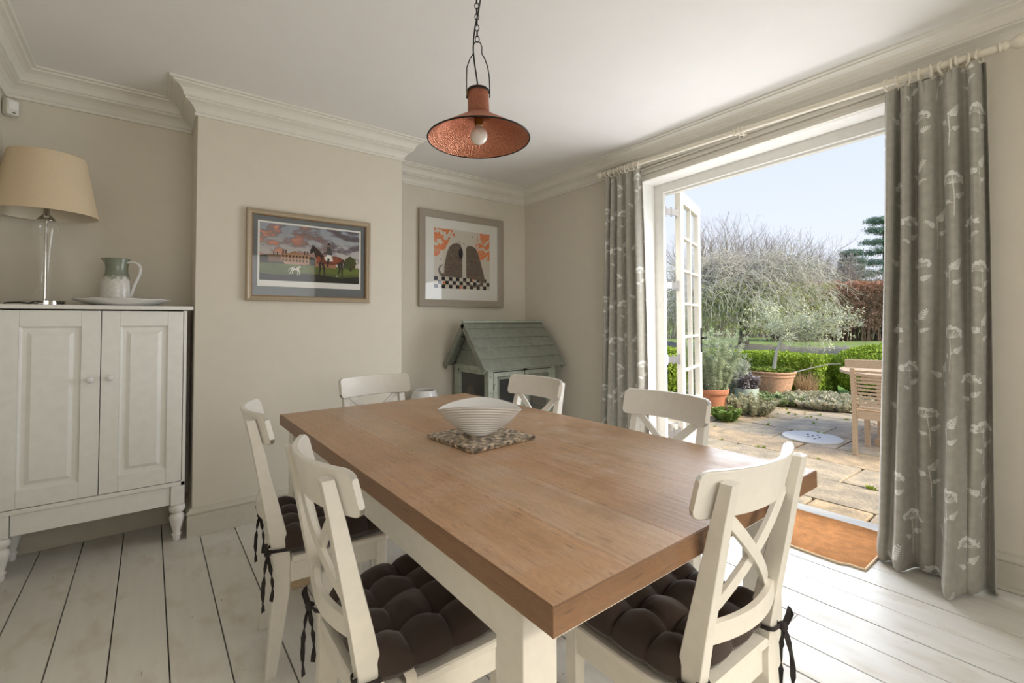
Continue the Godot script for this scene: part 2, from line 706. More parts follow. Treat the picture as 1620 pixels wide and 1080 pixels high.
	speckle("teak", Color(0.79, 0.70, 0.60), 0.12, 0.8, 0.06, 5.0)
	mat("concrete_cover", Color(0.87, 0.86, 0.84), 0.8)
	mat("facade", Color(0.80, 0.77, 0.70), 0.9)
	speckle("bark", Color(0.42, 0.39, 0.36), 0.25, 0.95, 0.08, 3.0)
	mat("hazed_twig", Color(0.64, 0.60, 0.585), 0.9)  # far twigs painted paler than bark to stand in for distance haze
	mat("grey_twig", Color(0.77, 0.755, 0.72), 0.9)
	mat("hedge_wood", Color(0.48, 0.415, 0.37), 0.95)
	for q in [["box_leaf", Color(1, 1, 1), Color(0.35, 0.42, 0.10)], ["silver_leaf", Color(1, 1, 1), Color(0.25, 0.28, 0.18)], ["copper_leaf", Color(1, 1, 1), Color(0.30, 0.18, 0.10)], ["needle", Color(1, 1, 1), Color(0.05, 0.09, 0.06)]]:
		m = mat(q[0], q[1], 0.65)
		m.vertex_color_use_as_albedo = true
		m.vertex_color_is_srgb = true
		m.cull_mode = BaseMaterial3D.CULL_DISABLED
		m.backlight_enabled = true
		m.backlight = q[2]
	mat("hedge_core", Color(0.10, 0.14, 0.05), 1.0)

# ---------------------------------------------------------------- the room
func ceil_y(z: float) -> float:
	return 2.508 + 0.014 * (z + 3.4)

func build_room() -> void:
	# floor: a dark base with painted boards on it
	var mb := MB.new()
	mb.box(Vector3(WALL_LEFT - 0.1, -0.14, WALL_BACK - 0.1), Vector3(3.16, -0.022, FLOOR_END + 0.1), 0.0)
	var fl := struct("floor", mb, M.dark_gap, "wide white painted floorboards with dark gaps and worn patches", "floor")
	var k := 0
	var x := 0.07 - 0.168 * 5
	while x < 3.15:
		var cuts := [WALL_BACK - 0.05, FLOOR_END + 0.05]
		if k == 16:
			cuts = [WALL_BACK - 0.05, -0.80, FLOOR_END + 0.05]
		elif k == 3 or k == 10:
			cuts = [WALL_BACK - 0.05, 0.6, FLOOR_END + 0.05]
		for c in cuts.size() - 1:
			mb = MB.new()
			var x1 := minf(x + 0.168, 3.16)
			var dy := rr(-0.0012, 0.0008)
			mb.box(Vector3(x + 0.0019, -0.024, cuts[c] + 0.001), Vector3(x1 - 0.0019, dy, cuts[c + 1] - 0.001), 0.0015)
			var off := Vector2(rr(0, 5), rr(0, 5))
			for i in mb.t.size():
				mb.t[i] += off
			obj("floorboard", mb, M.floorboard, fl)
		x += 0.168
		k += 1

	# ceiling, a little out of level as in an old house
	mb = MB.new()
	var c := []
	for i in 8:
		var z := FLOOR_END + 0.2 if i & 4 else WALL_BACK - 0.2
		c.append(Vector3(3.35 if i & 1 else WALL_LEFT - 0.2, ceil_y(z) + (0.2 if i & 2 else 0.0), z))
	mb.hexa(c, 0.0)
	struct("ceiling", mb, M.ceiling_paint, "plain white plaster ceiling above the dining table", "ceiling")

	# walls
	mb = MB.new()
	mb.box(Vector3(WALL_LEFT - 0.2, -0.1, WALL_BACK - 0.2), Vector3(3.35, 2.7, WALL_BACK), 0.0)
	struct("wall_back", mb, M.wall_paint, "cream wall of the recess right of the chimney breast", "wall")
	mb = MB.new()
	mb.box(Vector3(WALL_LEFT - 0.1, -0.1, WALL_BACK - 0.1), Vector3(0.25, 2.7, ALCOVE), 0.0)
	struct("wall_alcove", mb, M.wall_paint, "shaded cream wall of the recess behind the white cabinet", "wall")
	mb = MB.new()
	mb.box(Vector3(0.199, -0.1, WALL_BACK - 0.1), Vector3(1.447, 2.7, CHIMNEY), 0.004)
	struct("wall_chimney", mb, M.wall_paint, "projecting cream chimney breast with the horse picture on it", "wall")
	mb = MB.new()
	mb.box(Vector3(WALL_LEFT - 0.2, -0.1, WALL_BACK - 0.2), Vector3(WALL_LEFT, 2.7, FLOOR_END + 0.2), 0.0)
	struct("wall_left", mb, M.wall_paint, "cream wall at the left, only a sliver beside the sensor", "wall")
	# near wall; its unseen window behind the camera is placed to light the room
	mb = MB.new()
	var wx0 := -0.05
	var wx1 := 2.05
	for q in [[WALL_LEFT - 0.2, wx0, -0.1, 2.7], [wx1, 3.35, -0.1, 2.7], [wx0, wx1, -0.1, 0.92], [wx0, wx1, 2.18, 2.7]]:
		mb.box(Vector3(q[0], q[2], FLOOR_END), Vector3(q[1], q[3], FLOOR_END + 0.2), 0.0)
	struct("wall_near", mb, M.wall_paint, "cream wall with the unseen window behind the viewer", "wall")
	mb = MB.new()
	for q in [[wx0, wx0 + 0.06, 0.92, 2.18], [wx1 - 0.06, wx1, 0.92, 2.18], [0.97, 1.03, 0.92, 2.18], [wx0, wx1, 0.92, 0.98], [wx0, wx1, 2.12, 2.18], [wx0, wx1, 1.72, 1.76]]:
		mb.box(Vector3(q[0], q[2], FLOOR_END + 0.06), Vector3(q[1], q[3], FLOOR_END + 0.12), 0.003)
	struct("window_1", mb, M.door_paint, "unseen white wooden window frame behind the viewer, placed to light the room", "window")
	for q in [[wx0 + 0.06, 0.97], [1.03, wx1 - 0.06]]:
		for e in [[0.98, 1.72], [1.76, 2.12]]:
			mb = MB.new()
			mb.quad(Vector3(q[1], e[0], FLOOR_END + 0.09), Vector3(q[0], e[0], FLOOR_END + 0.09), Vector3(q[0], e[1], FLOOR_END + 0.09), Vector3(q[1], e[1], FLOOR_END + 0.09))
			obj("pane", mb, M.window_glass, get_node("window_1"))
	# right wall round the garden doors
	mb = MB.new()
	var z0 := -2.205
	var z1 := -0.57
	mb.box(Vector3(WALL_RIGHT, -0.1, WALL_BACK - 0.1), Vector3(3.30, 2.7, z0), 0.0)
	mb.box(Vector3(WALL_RIGHT, -0.1, z1), Vector3(3.30, 2.7, FLOOR_END + 0.2), 0.0)
	c = []
	for i in 8:
		var z := z1 if i & 4 else z0
		c.append(Vector3(3.30 if i & 1 else WALL_RIGHT, 2.7 if i & 2 else head_y(z), z))
	mb.hexa(c, 0.0)
	struct("wall_right", mb, M.wall_paint, "cream wall that holds the open garden doors", "wall")

	# cornice all round, following the ceiling
	var way := [Vector3(WALL_RIGHT, 0, FLOOR_END), Vector3(WALL_RIGHT, 0, WALL_BACK), Vector3(1.447, 0, WALL_BACK), Vector3(1.447, 0, CHIMNEY), Vector3(0.199, 0, CHIMNEY), Vector3(0.199, 0, ALCOVE), Vector3(WALL_LEFT, 0, ALCOVE), Vector3(WALL_LEFT, 0, FLOOR_END)]
	var prof := [Vector2(0.0, -0.148), Vector2(0.012, -0.148), Vector2(0.014, -0.134), Vector2(0.008, -0.128), Vector2(0.012, -0.122), Vector2(0.022, -0.104), Vector2(0.036, -0.090), Vector2(0.053, -0.082), Vector2(0.060, -0.080), Vector2(0.060, -0.070), Vector2(0.068, -0.068), Vector2(0.068, -0.058), Vector2(0.074, -0.044), Vector2(0.085, -0.030), Vector2(0.100, -0.022), Vector2(0.116, -0.018), Vector2(0.118, -0.010), Vector2(0.134, -0.008), Vector2(0.136, 0.012)]
	for i in way.size():
		way[i].y = ceil_y(way[i].z)
	mb = MB.new()
	sweep(mb, way, prof)
	struct("trim_1", mb, M.trim_paint, "moulded white plaster cornice under the ceiling", "cornice")

	# skirtings
	var sk := [Vector2(0.022, 0.0), Vector2(0.022, 0.118), Vector2(0.018, 0.122), Vector2(0.024, 0.126), Vector2(0.025, 0.134), Vector2(0.019, 0.140), Vector2(0.012, 0.146), Vector2(0.010, 0.152), Vector2(0.0, 0.156)]
	mb = MB.new()
	sweep(mb, [Vector3(WALL_RIGHT, 0, z0 - 0.08), Vector3(WALL_RIGHT, 0, WALL_BACK), Vector3(1.447, 0, WALL_BACK), Vector3(1.447, 0, CHIMNEY), Vector3(0.199, 0, CHIMNEY), Vector3(0.199, 0, ALCOVE), Vector3(WALL_LEFT, 0, ALCOVE), Vector3(WALL_LEFT, 0, FLOOR_END)], sk)
	struct("baseboard_back", mb, M.skirting_paint, "moulded painted skirting along the chimney breast and recesses", "skirting")
	mb = MB.new()
	sweep(mb, [Vector3(WALL_RIGHT, 0, FLOOR_END), Vector3(WALL_RIGHT, 0, z1 + 0.08)], sk)
	mb.box(Vector3(WALL_RIGHT - 0.034, 0, z1 + 0.08), Vector3(WALL_RIGHT - 0.02, 0.018, FLOOR_END), 0.003)
	struct("baseboard_right", mb, M.skirting_paint, "moulded painted skirting right of the long curtain", "skirting")

	# motion sensor in the corner above the cabinet
	var s := thing("motion_sensor", "small white motion sensor box high in the left corner of the recess", "sensor", Vector3(-0.578, 2.262, -3.47))
	mb = MB.new()
	var tx := Transform3D(Basis(Vector3.UP, deg_to_rad(38)), Vector3(0, 0.033, 0.028))
	mb.boxt(tx, Vector3(0.056, 0.085, 0.042), 0.008)
	obj("case", mb, M.white_plastic, s)
	mb = MB.new()
	mb.boxt(tx * Transform3D(Basis.IDENTITY, Vector3(0, 0.008, 0.0205)), Vector3(0.042, 0.046, 0.006), 0.004)
	obj("lens", mb, M.door_paint, s)
	mb = MB.new()
	mb.boxt(tx * Transform3D(Basis.IDENTITY, Vector3(0.002, -0.030, 0.0205)), Vector3(0.016, 0.004, 0.003), 0.001)
	mb.boxt(tx * Transform3D(Basis.IDENTITY, Vector3(0.004, -0.0245, 0.0205)), Vector3(0.006, 0.004, 0.003), 0.001)
	obj("maker_mark", mb, M.print_ink, s)

	# white pot on the floor of the right-hand recess
	var pot := thing("ceramic_vase", "tall white ceramic vase on the floor beyond the table, beside the toy house", "vase", Vector3(1.765, 0.0, -3.42))
	mb = MB.new()
	mb.lathe([Vector2(0, 0), Vector2(0.075, 0), Vector2(0.08, 0.01), Vector2(0.105, 0.2), Vector2(0.125, 0.42), Vector2(0.122, 0.52), Vector2(0.108, 0.59), Vector2(0.094, 0.625), Vector2(0.092, 0.634), Vector2(0.086, 0.636), Vector2(0.082, 0.63), Vector2(0.10, 0.57), Vector2(0.11, 0.42), Vector2(0.07, 0.02), Vector2(0, 0.02)], Vector3.ZERO, 32)
	obj("body", mb, M.white_glaze, pot)

# underside of the door head: it rises to the right
func head_y(z: float) -> float:
	return 2.262 + 0.036 * (z + 2.205)

# ---------------------------------------------------------------- garden doors
func build_door() -> void:
	var mb := MB.new()
	# fixed frame: two jambs, a head and a sill
	mb.box(Vector3(3.1625, -0.04, -2.215), Vector3(3.195, 2.30, -2.125), 0.003)
	mb.box(Vector3(3.185, -0.04, -2.215), Vector3(3.222, 2.30, -2.150), 0.003)
	mb.box(Vector3(3.1625, -0.04, -0.66), Vector3(3.257, 2.33, -0.56), 0.004)
	var c := []
	for i in 8:
		var z := -0.56 if i & 4 else -2.21
		c.append(Vector3(3.225 if i & 1 else 3.1665, head_y(z) + (0.035 if i & 2 else -0.072), z + (0.002 if i & 4 else -0.003)))
	mb.hexa(c, 0.004)
	c = []
	for i in 8:
		var z := -0.56 if i & 4 else -2.21
		c.append(Vector3(3.228 if i & 1 else 3.190, head_y(z) + (0.02 if i & 2 else -0.088), z + (0.001 if i & 4 else -0.001)))
	mb.hexa(c, 0.004)
	var fr := struct("trim_2", mb, M.door_paint, "white painted frame of the garden doors", "door frame")
	fr.set_meta("category", "door frame")
	mb = MB.new()
	mb.box(Vector3(3.155, -0.06, -2.21), Vector3(3.345, 0.004, -0.56), 0.005)
	struct("trim_3", mb, M.door_paint, "white painted sill below the open garden doors", "door sill")
	# moulding above the opening and the lining of the reveal
	mb = MB.new()
	for q in [[0.028, -0.004, 0.018], [0.020, 0.018, 0.046], [0.034, 0.046, 0.060], [0.026, 0.060, 0.080], [0.040, 0.080, 0.092]]:
		c = []
		for i in 8:
			var z := -0.49 if i & 4 else -2.29
			c.append(Vector3(WALL_RIGHT + 0.01 if i & 1 else WALL_RIGHT - q[0], head_y(z) + (q[2] if i & 2 else q[1]), z))
		mb.hexa(c, 0.003)
	for q in [[-2.29, -2.205], [-0.57, -0.49]]:
		mb.box(Vector3(WALL_RIGHT - 0.02, 0, q[0]), Vector3(WALL_RIGHT + 0.01, head_y(q[0]) + 0.01, q[1]), 0.004)
	struct("trim_4", mb, M.trim_paint, "moulded white architrave round the garden doorway", "architrave")
	mb = MB.new()
	mb.box(Vector3(WALL_RIGHT - 0.005, 0, -2.213), Vector3(3.17, 2.262, -2.2005), 0.002)
	mb.box(Vector3(WALL_RIGHT - 0.005, 0, -0.5745), Vector3(3.17, 2.32, -0.562), 0.002)
	c = []
	for i in 8:
		var z := -0.565 if i & 4 else -2.21
		c.append(Vector3(3.17 if i & 1 else WALL_RIGHT - 0.005, head_y(z) + (0.008 if i & 2 else -0.004), z))
	mb.hexa(c, 0.001)
	struct("trim_5", mb, M.door_paint, "white panelled lining of the garden doorway", "door lining")

	door_leaf("door_1", Vector3(3.36, 0.03, -2.095), deg_to_rad(18.5), 1.0, "white glazed garden door folded outwards at the left of the doorway")
	door_leaf("door_2", Vector3(3.335, 0.02, -0.70), deg_to_rad(-62.0), -1.0, "white glazed garden door folded outwards behind the right curtain")

	# coir mat on the sill
	mb = MB.new()
	var P := PackedVector3Array()
	var mx := [2.672, 3.215]
	var mat_z0 := -2.03
	var mat_z1 := -0.735
	for j in 2:
		for i in 31:
			var z := lerpf(mat_z0, mat_z1, i / 30.0)
			P.append(Vector3(mx[j], 0, z))
	c = []
	var w := 0.0
	var cols := 40
	var rows := 18
	var top := PackedVector3Array()
	for r in rows + 1:
		for q in cols + 1:
			var z := lerpf(mat_z0, mat_z1, q / float(cols))
			var x := lerpf(mx[0] + 0.006 * sin(z * 9.0) + (0.0 if q < cols - 2 else 0.02), mx[1] + 0.004 * sin(z * 12.0), r / float(rows))
			w = 0.016 + 0.0012 * sin(q * 2.1 + r * 1.3) + 0.001 * sin(q * 5.3 - r * 3.1)
			top.append(Vector3(x, w if r > 0 and r < rows and q > 0 and q < cols else 0.010, z))
	mb.grid(top, rows + 1, cols + 1, false, PackedVector2Array(), true)
	var ring := []
	for q in cols + 1:
		ring.append(top[q])
	for r in range(1, rows + 1):
		ring.append(top[r * (cols + 1) + cols])
	for q in range(cols - 1, -1, -1):
		ring.append(top[rows * (cols + 1) + q])
	for r in range(rows - 1, 0, -1):
		ring.append(top[r * (cols + 1)])
	for i in ring.size():
		var a: Vector3 = ring[i]
		var b: Vector3 = ring[(i + 1) % ring.size()]
		mb.quad(a, b, Vector3(b.x, 0.002, b.z), Vector3(a.x, 0.002, a.z))
		mb.quad(Vector3(a.x, 0.002, a.z), Vector3(b.x, 0.002, b.z), b, a)
	var door_mat := thing("door_mat", "orange brown coir mat on the floor at the open garden doorway", "doormat")
	obj("pile", mb, M.coir, door_mat)
	mb = MB.new()
	var edge := []
	for i in ring.size():
		edge.append(ring[i] + Vector3(0, -0.004, 0))
	mb.tube(edge, 0.006, 6, true)
	obj("bound_edge", mb, M.raw_block, door_mat)

func door_leaf(called: String, hinge: Vector3, turn: float, side: float, label: String) -> void:
	# local: x runs away from the hinge, z across the thickness
	var d := Node3D.new()
	d.name = called
	d.position = hinge
	d.rotation.y = turn
	add_child(d, true)
	tag(d, label, "door")
	d.set_meta("kind", "structure")
	var wd := 0.735
	var ht := 2.215
	var th := 0.046
	var z0 := -th if side > 0 else 0.0
	var z1 := 0.0 if side > 0 else th
	for q in [[0.0, 0.095], [wd - 0.095, wd]]:
		var mb := MB.new()
		mb.box(Vector3(q[0], 0, z0), Vector3(q[1], ht, z1), 0.004)
		obj("stile", mb, M.door_paint, d)
	for q in [[0.0, 0.20], [ht - 0.095, ht]]:
		var mb := MB.new()
		mb.box(Vector3(0.095, q[0], z0), Vector3(wd - 0.095, q[1], z1), 0.003)
		obj("rail", mb, M.door_paint, d)
	var y0 := 0.20
	var y1 := ht - 0.095
	var rows := 7
	var mid := wd / 2
	var zc := (z0 + z1) / 2
	var mb := MB.new()
	mb.box(Vector3(mid - 0.011, y0, zc - 0.019), Vector3(mid + 0.011, y1, zc + 0.019), 0.005)
	obj("glazing_bar", mb, M.door_paint, d)
	for i in range(1, rows):
		var y := lerpf(y0, y1, i / float(rows))
		mb = MB.new()
		mb.box(Vector3(0.095, y - 0.011, zc - 0.018), Vector3(wd - 0.095, y + 0.011, zc + 0.018), 0.005)
		obj("glazing_bar", mb, M.door_paint, d)
	for i in rows:
		for j in 2:
			var ya := lerpf(y0, y1, i / float(rows)) + 0.0095
			var yb := lerpf(y0, y1, (i + 1) / float(rows)) - 0.0095
			var xa := 0.094 if j == 0 else mid + 0.0095
			var xb := mid - 0.0095 if j == 0 else wd - 0.094
			mb = MB.new()
			mb.quad(Vector3(xa, ya, zc), Vector3(xb, ya, zc), Vector3(xb, yb, zc), Vector3(xa, yb, zc))
			obj("pane", mb, M.window_glass, d)
	# lever handle on its back plate
	var zz := z1 if side > 0 else z0
	var s := 1.0 if side > 0 else -1.0
	var hd := Node3D.new()
	hd.name = "handle"
	hd.position = Vector3(wd - 0.045, 0.98, zz)
	d.add_child(hd, true)
	mb = MB.new()
	mb.box(Vector3(-0.02, -0.11, -0.004), Vector3(0.02, 0.11, 0.006 * s), 0.002)
	mb.tube([Vector3(0, 0.02, 0), Vector3(0, 0.02, 0.045 * s)], 0.008, 8)
	mb.tube([Vector3(0.006, 0.02, 0.043 * s), Vector3(-0.05, 0.022, 0.05 * s), Vector3(-0.11, 0.018, 0.045 * s)], [0.009, 0.008, 0.006], 8)
	obj("lever", mb, M.iron, hd)
	# projecting hinges back to the frame
	if side > 0:
		var fp := d.transform.affine_inverse() * Vector3(3.226, 0, -2.153)
		for y in [0.27, 0.85, 1.44, 2.03]:
			var hg := Node3D.new()
			hg.name = "hinge" if y < 0.3 else "hinge_%03d" % int(y * 2)
			d.add_child(hg, true)
			var a := Vector3(fp.x, y, fp.z)
			var b := Vector3(-0.002, y, zc)
			var dir := (b - a).normalized()
			var up := Vector3.UP
			var nz := dir.cross(up).normalized()
			for e in [[a, "frame_flap", 1.0], [b, "door_flap", -1.0]]:
				mb = MB.new()
				var p: Vector3 = e[0]
				mb.bar([p - dir * 0.012 * e[2], p + dir * 0.014 * e[2]], 0.041, 0.003, up, nz, 0.001)
				mb.bar([p + dir * 0.013 * e[2], p + dir * ((b - a).length() * 0.5) * e[2]], 0.025, 0.003, up, nz, 0.001)
				for sx in [-0.029, 0.0, 0.029]:
					for sg in [-1, 1]:
						mb.tube([p + up * sx + nz * 0.001 * sg, p + up * sx + nz * 0.0048 * sg], 0.0045, 8)
				obj(e[1], mb, M.steel_hinge, hg)
			mb = MB.new()
			var mid_p := (a + b) / 2
			mb.tube([mid_p - up * 0.038, mid_p + up * 0.038], 0.007, 10)
			obj("pin", mb, M.steel_hinge, hg)

# ---------------------------------------------------------------- dining table
func build_table() -> void:
	var t := thing("dining_table", "long oak topped dining table with white painted legs and apron", "table")
	# the far end is a touch narrower than the near one
	var zf := -2.436
	var zn := -0.538
	var cuts := [0.498, 0.688, 0.862, 1.028, 1.205, 1.375, 1.548]
	var mb: MB
	for i in 6:
		mb = MB.new()
		var c := []
		for k in 8:
			var x: float = cuts[i + 1] if k & 1 else cuts[i]
			var z := zn if k & 4 else zf
			if not (k & 4):
				x = 0.498 + (x - 0.498) * 0.983
			c.append(Vector3(x, 0.75 if k & 2 else 0.703, z))
		mb.hexa(c, 0.0005)
		var off := Vector2(rr(0, 4), rr(0, 4))
		for k in mb.t.size():
			mb.t[k] += off
		obj("tabletop_plank", mb, M[["oak_red", "oak", "oak_red", "oak_pale", "oak", "oak_pale"][i]], t)
	# solid edging of darker end and side faces
	for q in [[0.4955, 0.5005], [1.5345, 1.5505]]:
		mb = MB.new()
		var c := []
		for k in 8:
			var x: float = q[1] if k & 1 else q[0]
			if not (k & 4) and q[0] > 1.0:
				x -= 0.017
			c.append(Vector3(x, 0.7488 if k & 2 else 0.7, (zn + 0.002) if k & 4 else (zf - 0.002)))
		mb.hexa(c, 0.002)
		obj("side_edge", mb, M.oak_edge, t)
	for q in [[zf - 0.003, zf + 0.003], [zn - 0.003, zn + 0.003]]:
		mb = MB.new()
		mb.box(Vector3(0.4952, 0.7, q[0]), Vector3(1.5506 if q[0] > -1 else 1.532, 0.7488, q[1]), 0.002)
		obj("end_edge", mb, M.oak_edge, t)
	for x in [0.513, 1.45]:
		for z in [-2.335, -0.712]:
			mb = MB.new()
			mb.box(Vector3(x, 0.072, z), Vector3(x + 0.082, 0.70, z + 0.082), 0.004)
			obj("leg", mb, M.chair_paint, t)
			mb = MB.new()
			mb.box(Vector3(x + 0.002, 0.0, z + 0.002), Vector3(x + 0.080, 0.074, z + 0.080), 0.003)
			obj("foot_block", mb, M.raw_block, t, "bare wood block under the leg")
	for x in [0.522, 1.506]:
		mb = MB.new()
		mb.box(Vector3(x, 0.60, -2.26), Vector3(x + 0.022, 0.70, -0.70), 0.003)
		obj("apron", mb, M.chair_paint, t)
	for z in [-2.328, -0.664]:
		mb = MB.new()
		mb.box(Vector3(0.59, 0.60, z), Vector3(1.46, 0.70, z + 0.022), 0.003)
		obj("apron", mb, M.chair_paint, t)

	# granite trivet and the white bowl on it
	mb = MB.new()
	mb.boxt(Transform3D(Basis(Vector3.UP, deg_to_rad(3.5)), Vector3(0.985, 0.7578, -1.456)), Vector3(0.292, 0.0156, 0.29), 0.003)
	tag(obj("stone_trivet", mb, M.granite), "square speckled brown granite trivet under the white bowl", "trivet")
	build_bowl()

func build_bowl() -> void:
	var mb := MB.new()
	var segs := 72
	var yaw := deg_to_rad(37.5)
	# height of the rim and reach in each direction: pointed ends lower, sides higher and pulled in
	var P := PackedVector3Array()
	var rows := []
	for i in 101:
		rows.append([i / 100.0, 0.0])
	for i in 15:
		rows.append([1.0 - i / 14.0, 1.0])
	for r in rows:
		for j in segs:
			var a := -TAU * j / segs
			var reach := 0.104 / pow(pow(absf(cos(a)) * 0.104 / 0.160, 1.6) + pow(absf(sin(a)), 1.6), 1.0 / 1.6)
			# the rim rises from the pointed ends towards the sides
			var rim := 0.090 + 0.31 * absf(sin(a)) * reach
			var s: float = r[0]
			var rad := lerpf(0.038, reach, pow(s, 0.84))
			var y := rim * pow(s, 1.12)
			var rib := 0.0011 * sin(s * 13.0 * TAU) * clampf(s * 6.0, 0, 1)
			if r[1] > 0.5:
				rad = lerpf(0.0, reach - 0.0035, pow(s, 0.62))
				y = 0.006 + (rim - 0.006) * pow(s, 1.6)
				rib = 0.0
			P.append(Vector3(cos(a) * (rad + rib), y, sin(a) * (rad + rib)))
	var q := PackedVector3Array()
	for j in segs:
		q.append(Vector3.ZERO)
	q.append_array(P)
	mb.grid(q, rows.size() + 1, segs, true)
	var b := obj("boat_bowl", mb, M.white_glaze)
	b.position = Vector3(0.982, 0.7662, -1.462)
	b.rotation.y = -yaw
	tag(b, "white ribbed ceramic boat shaped bowl on the granite trivet", "bowl")

# ---------------------------------------------------------------- chairs
func make_chair(label: String) -> Node3D:
	# local: +z is where the sitter looks, seat about the origin
	var t := thing("dining_chair", label, "chair", Vector3.ZERO, 0.0, "white cross back chairs round the table")
	var X := Vector3.RIGHT
	var Y := Vector3.UP
	var Z := Vector3.BACK
	var mb: MB
	for s in [-1.0, 1.0]:
		mb = MB.new()
		var path := []
		var hx := []
		var hz := []
		for q in [[0.0, -0.196, 0.148, 0.016, 0.0175], [0.12, -0.182, 0.152, 0.017, 0.021], [0.26, -0.168, 0.155, 0.0175, 0.0262], [0.36, -0.164, 0.157, 0.018, 0.0285], [0.44, -0.171, 0.158, 0.018, 0.0282], [0.54, -0.191, 0.159, 0.0175, 0.0245], [0.66, -0.217, 0.160, 0.017, 0.0205], [0.78, -0.242, 0.160, 0.0165, 0.0165], [0.866, -0.262, 0.160, 0.016, 0.0140]]:
			path.append(Vector3(q[2] * s, q[0], q[1]))
			hx.append(q[3])
			hz.append(q[4])
		mb.bar(path, hx, hz, X, Z, 0.003, true, 0.007)
		obj("back_post", mb, M.chair_paint, t)
	# curved top plate with rounded corners
	mb = MB.new()
	var path := []
	var ha := []
	var bb := []
	var hw := 0.201
	for i in 45:
		var u := -1.0 + 2.0 * i / 44.0
		var x := hw * signf(u) * (1.0 - pow(1.0 - absf(u), 1.4)) if absf(u) > 0.6 else hw * u * ((1.0 - pow(0.4, 1.4)) / 0.6)
		var e := hw - absf(x)
		var h := 0.053
		if e < 0.02:
			h = 0.053 - 0.02 + sqrt(maxf(0.0, 0.0004 - pow(0.02 - e, 2)))
		path.append(Vector3(x, 0.834, -0.266 + 0.058 * pow(x / hw, 2)))
		ha.append(h)
		var tg := Vector3(1, 0, 0.116 * x / (hw * hw)).normalized()
		bb.append(tg.cross(Y))
	mb.bar(path, ha, 0.009, Y, bb, 0.0065)
	for i in mb.v.size():       # lean back with the posts
		mb.v[i].z -= (mb.v[i].y - 0.834) * 0.25
	obj("backrest", mb, M.chair_paint, t)
	# lower curved rail
	mb = MB.new()
	path = []
	bb = []
	for i in 17:
		var x := lerpf(-0.158, 0.158, i / 16.0)
		path.append(Vector3(x, 0.530, -0.224 + 0.036 * pow(x / 0.166, 2)))
		bb.append(Vector3(1, 0, 0.080 * x / 0.0276).normalized().cross(Y))
	mb.bar(path, 0.022, 0.009, Y, bb, 0.003)
	obj("back_rail", mb, M.chair_paint, t)
	# crossed slats
	for s in [-1.0, 1.0]:
		mb = MB.new()
		path = []
		for i in 9:
			var k := i / 8.0
			var x: float = lerpf(-0.142, 0.130, k) * s
			var bow: float = 0.026 * (1.0 - pow(x / 0.16, 2))
			path.append(Vector3(x, lerpf(0.790, 0.548, k), lerpf(-0.230, -0.176, k) - bow + 0.004 * s))
		var d: Vector3 = (path[8] - path[0]).normalized()
		mb.bar(path, 0.0145, 0.0065, d.cross(Z).normalized(), Z, 0.002)
		obj("cross_slat", mb, M.chair_paint, t)
	# seat
	mb = MB.new()
	var outline := []
	for q in [[-0.139, -0.193], [0.139, -0.193], [0.140, -0.136], [0.203, -0.136], [0.205, 0.18], [0.19, 0.197], [-0.19, 0.197], [-0.205, 0.18], [-0.203, -0.136], [-0.140, -0.136]]:
		outline.append(Vector3(q[0], 0.0, q[1]))
	slab(mb, outline, 0.382, 0.404, 0.004)
	obj("seat", mb, M.chair_paint, t)
	for s in [-1.0, 1.0]:
		mb = MB.new()
		mb.box(Vector3(0.160 if s > 0 else -0.184, 0.312, -0.14), Vector3(0.184 if s > 0 else -0.160, 0.383, 0.16), 0.003)
		obj("side_apron", mb, M.chair_paint, t)
		mb = MB.new()
		mb.bar([Vector3(0.170 * s, 0, 0.168), Vector3(0.172 * s, 0.315, 0.166), Vector3(0.172 * s, 0.383, 0.166)], [0.0135, 0.0195, 0.0195], [0.0135, 0.0195, 0.0195], X, Z, 0.003)
		obj("front_leg", mb, M.chair_paint, t)
	for z in [-0.166, 0.163]:
		mb = MB.new()
		mb.box(Vector3(-0.148, 0.312, z - 0.012), Vector3(0.148, 0.383, z + 0.012), 0.003)
		obj("apron", mb, M.chair_paint, t)
	return t

# an outline (clockwise from above or not) raised between two heights with chamfered rims
func slab(mb: MB, outline: Array, y0: float, y1: float, bev: float) -> void:
	var pts := PackedVector2Array()
	for p in outline:
		pts.append(Vector2(p.x, p.z))
	var inner := Geometry2D.offset_polygon(pts, -bev, Geometry2D.JOIN_MITER)[0]
	var tri := Geometry2D.triangulate_polygon(inner)
	for k in range(0, tri.size(), 3):
		for s in 2:
			var y := y1 if s else y0
			var a := Vector3(inner[tri[k]].x, y, inner[tri[k]].y)
			var b := Vector3(inner[tri[k + 1]].x, y, inner[tri[k + 1]].y)
			var c := Vector3(inner[tri[k + 2]].x, y, inner[tri[k + 2]].y)
			if ((b - a).cross(c - a).y > 0) == (s == 1):
				mb.tri(a, b, c)
			else:
				mb.tri(a, c, b)
	var cen := Vector3.ZERO
	for loop in [[pts, y0 + bev, pts, y1 - bev], [pts, y1 - bev, inner, y1], [inner, y0, pts, y0 + bev]]:
		var A: PackedVector2Array = loop[0]
		var B: PackedVector2Array = loop[2]
		var area := 0.0
		for i in A.size():
			var p := A[i]
			var q := A[(i + 1) % A.size()]
			area += p.x * q.y - q.x * p.y
		var n := A.size()
		for i in n:
			var a := A[i]
			var b := A[(i + 1) % n]
			var near := func(p: Vector2) -> Vector2:
				var best := B[0]
				for q in B:
					if q.distance_squared_to(p) < best.distance_squared_to(p):
						best = q
				return best
			var c: Vector2 = near.call(b)
			var d: Vector2 = near.call(a)
			var a3 := Vector3(a.x, loop[1], a.y)
			var b3 := Vector3(b.x, loop[1], b.y)
			var c3 := Vector3(c.x, loop[3], c.y)
			var d3 := Vector3(d.x, loop[3], d.y)
			if area > 0:
				mb.quad(b3, a3, d3, c3)
			else:
				mb.quad(a3, b3, c3, d3)

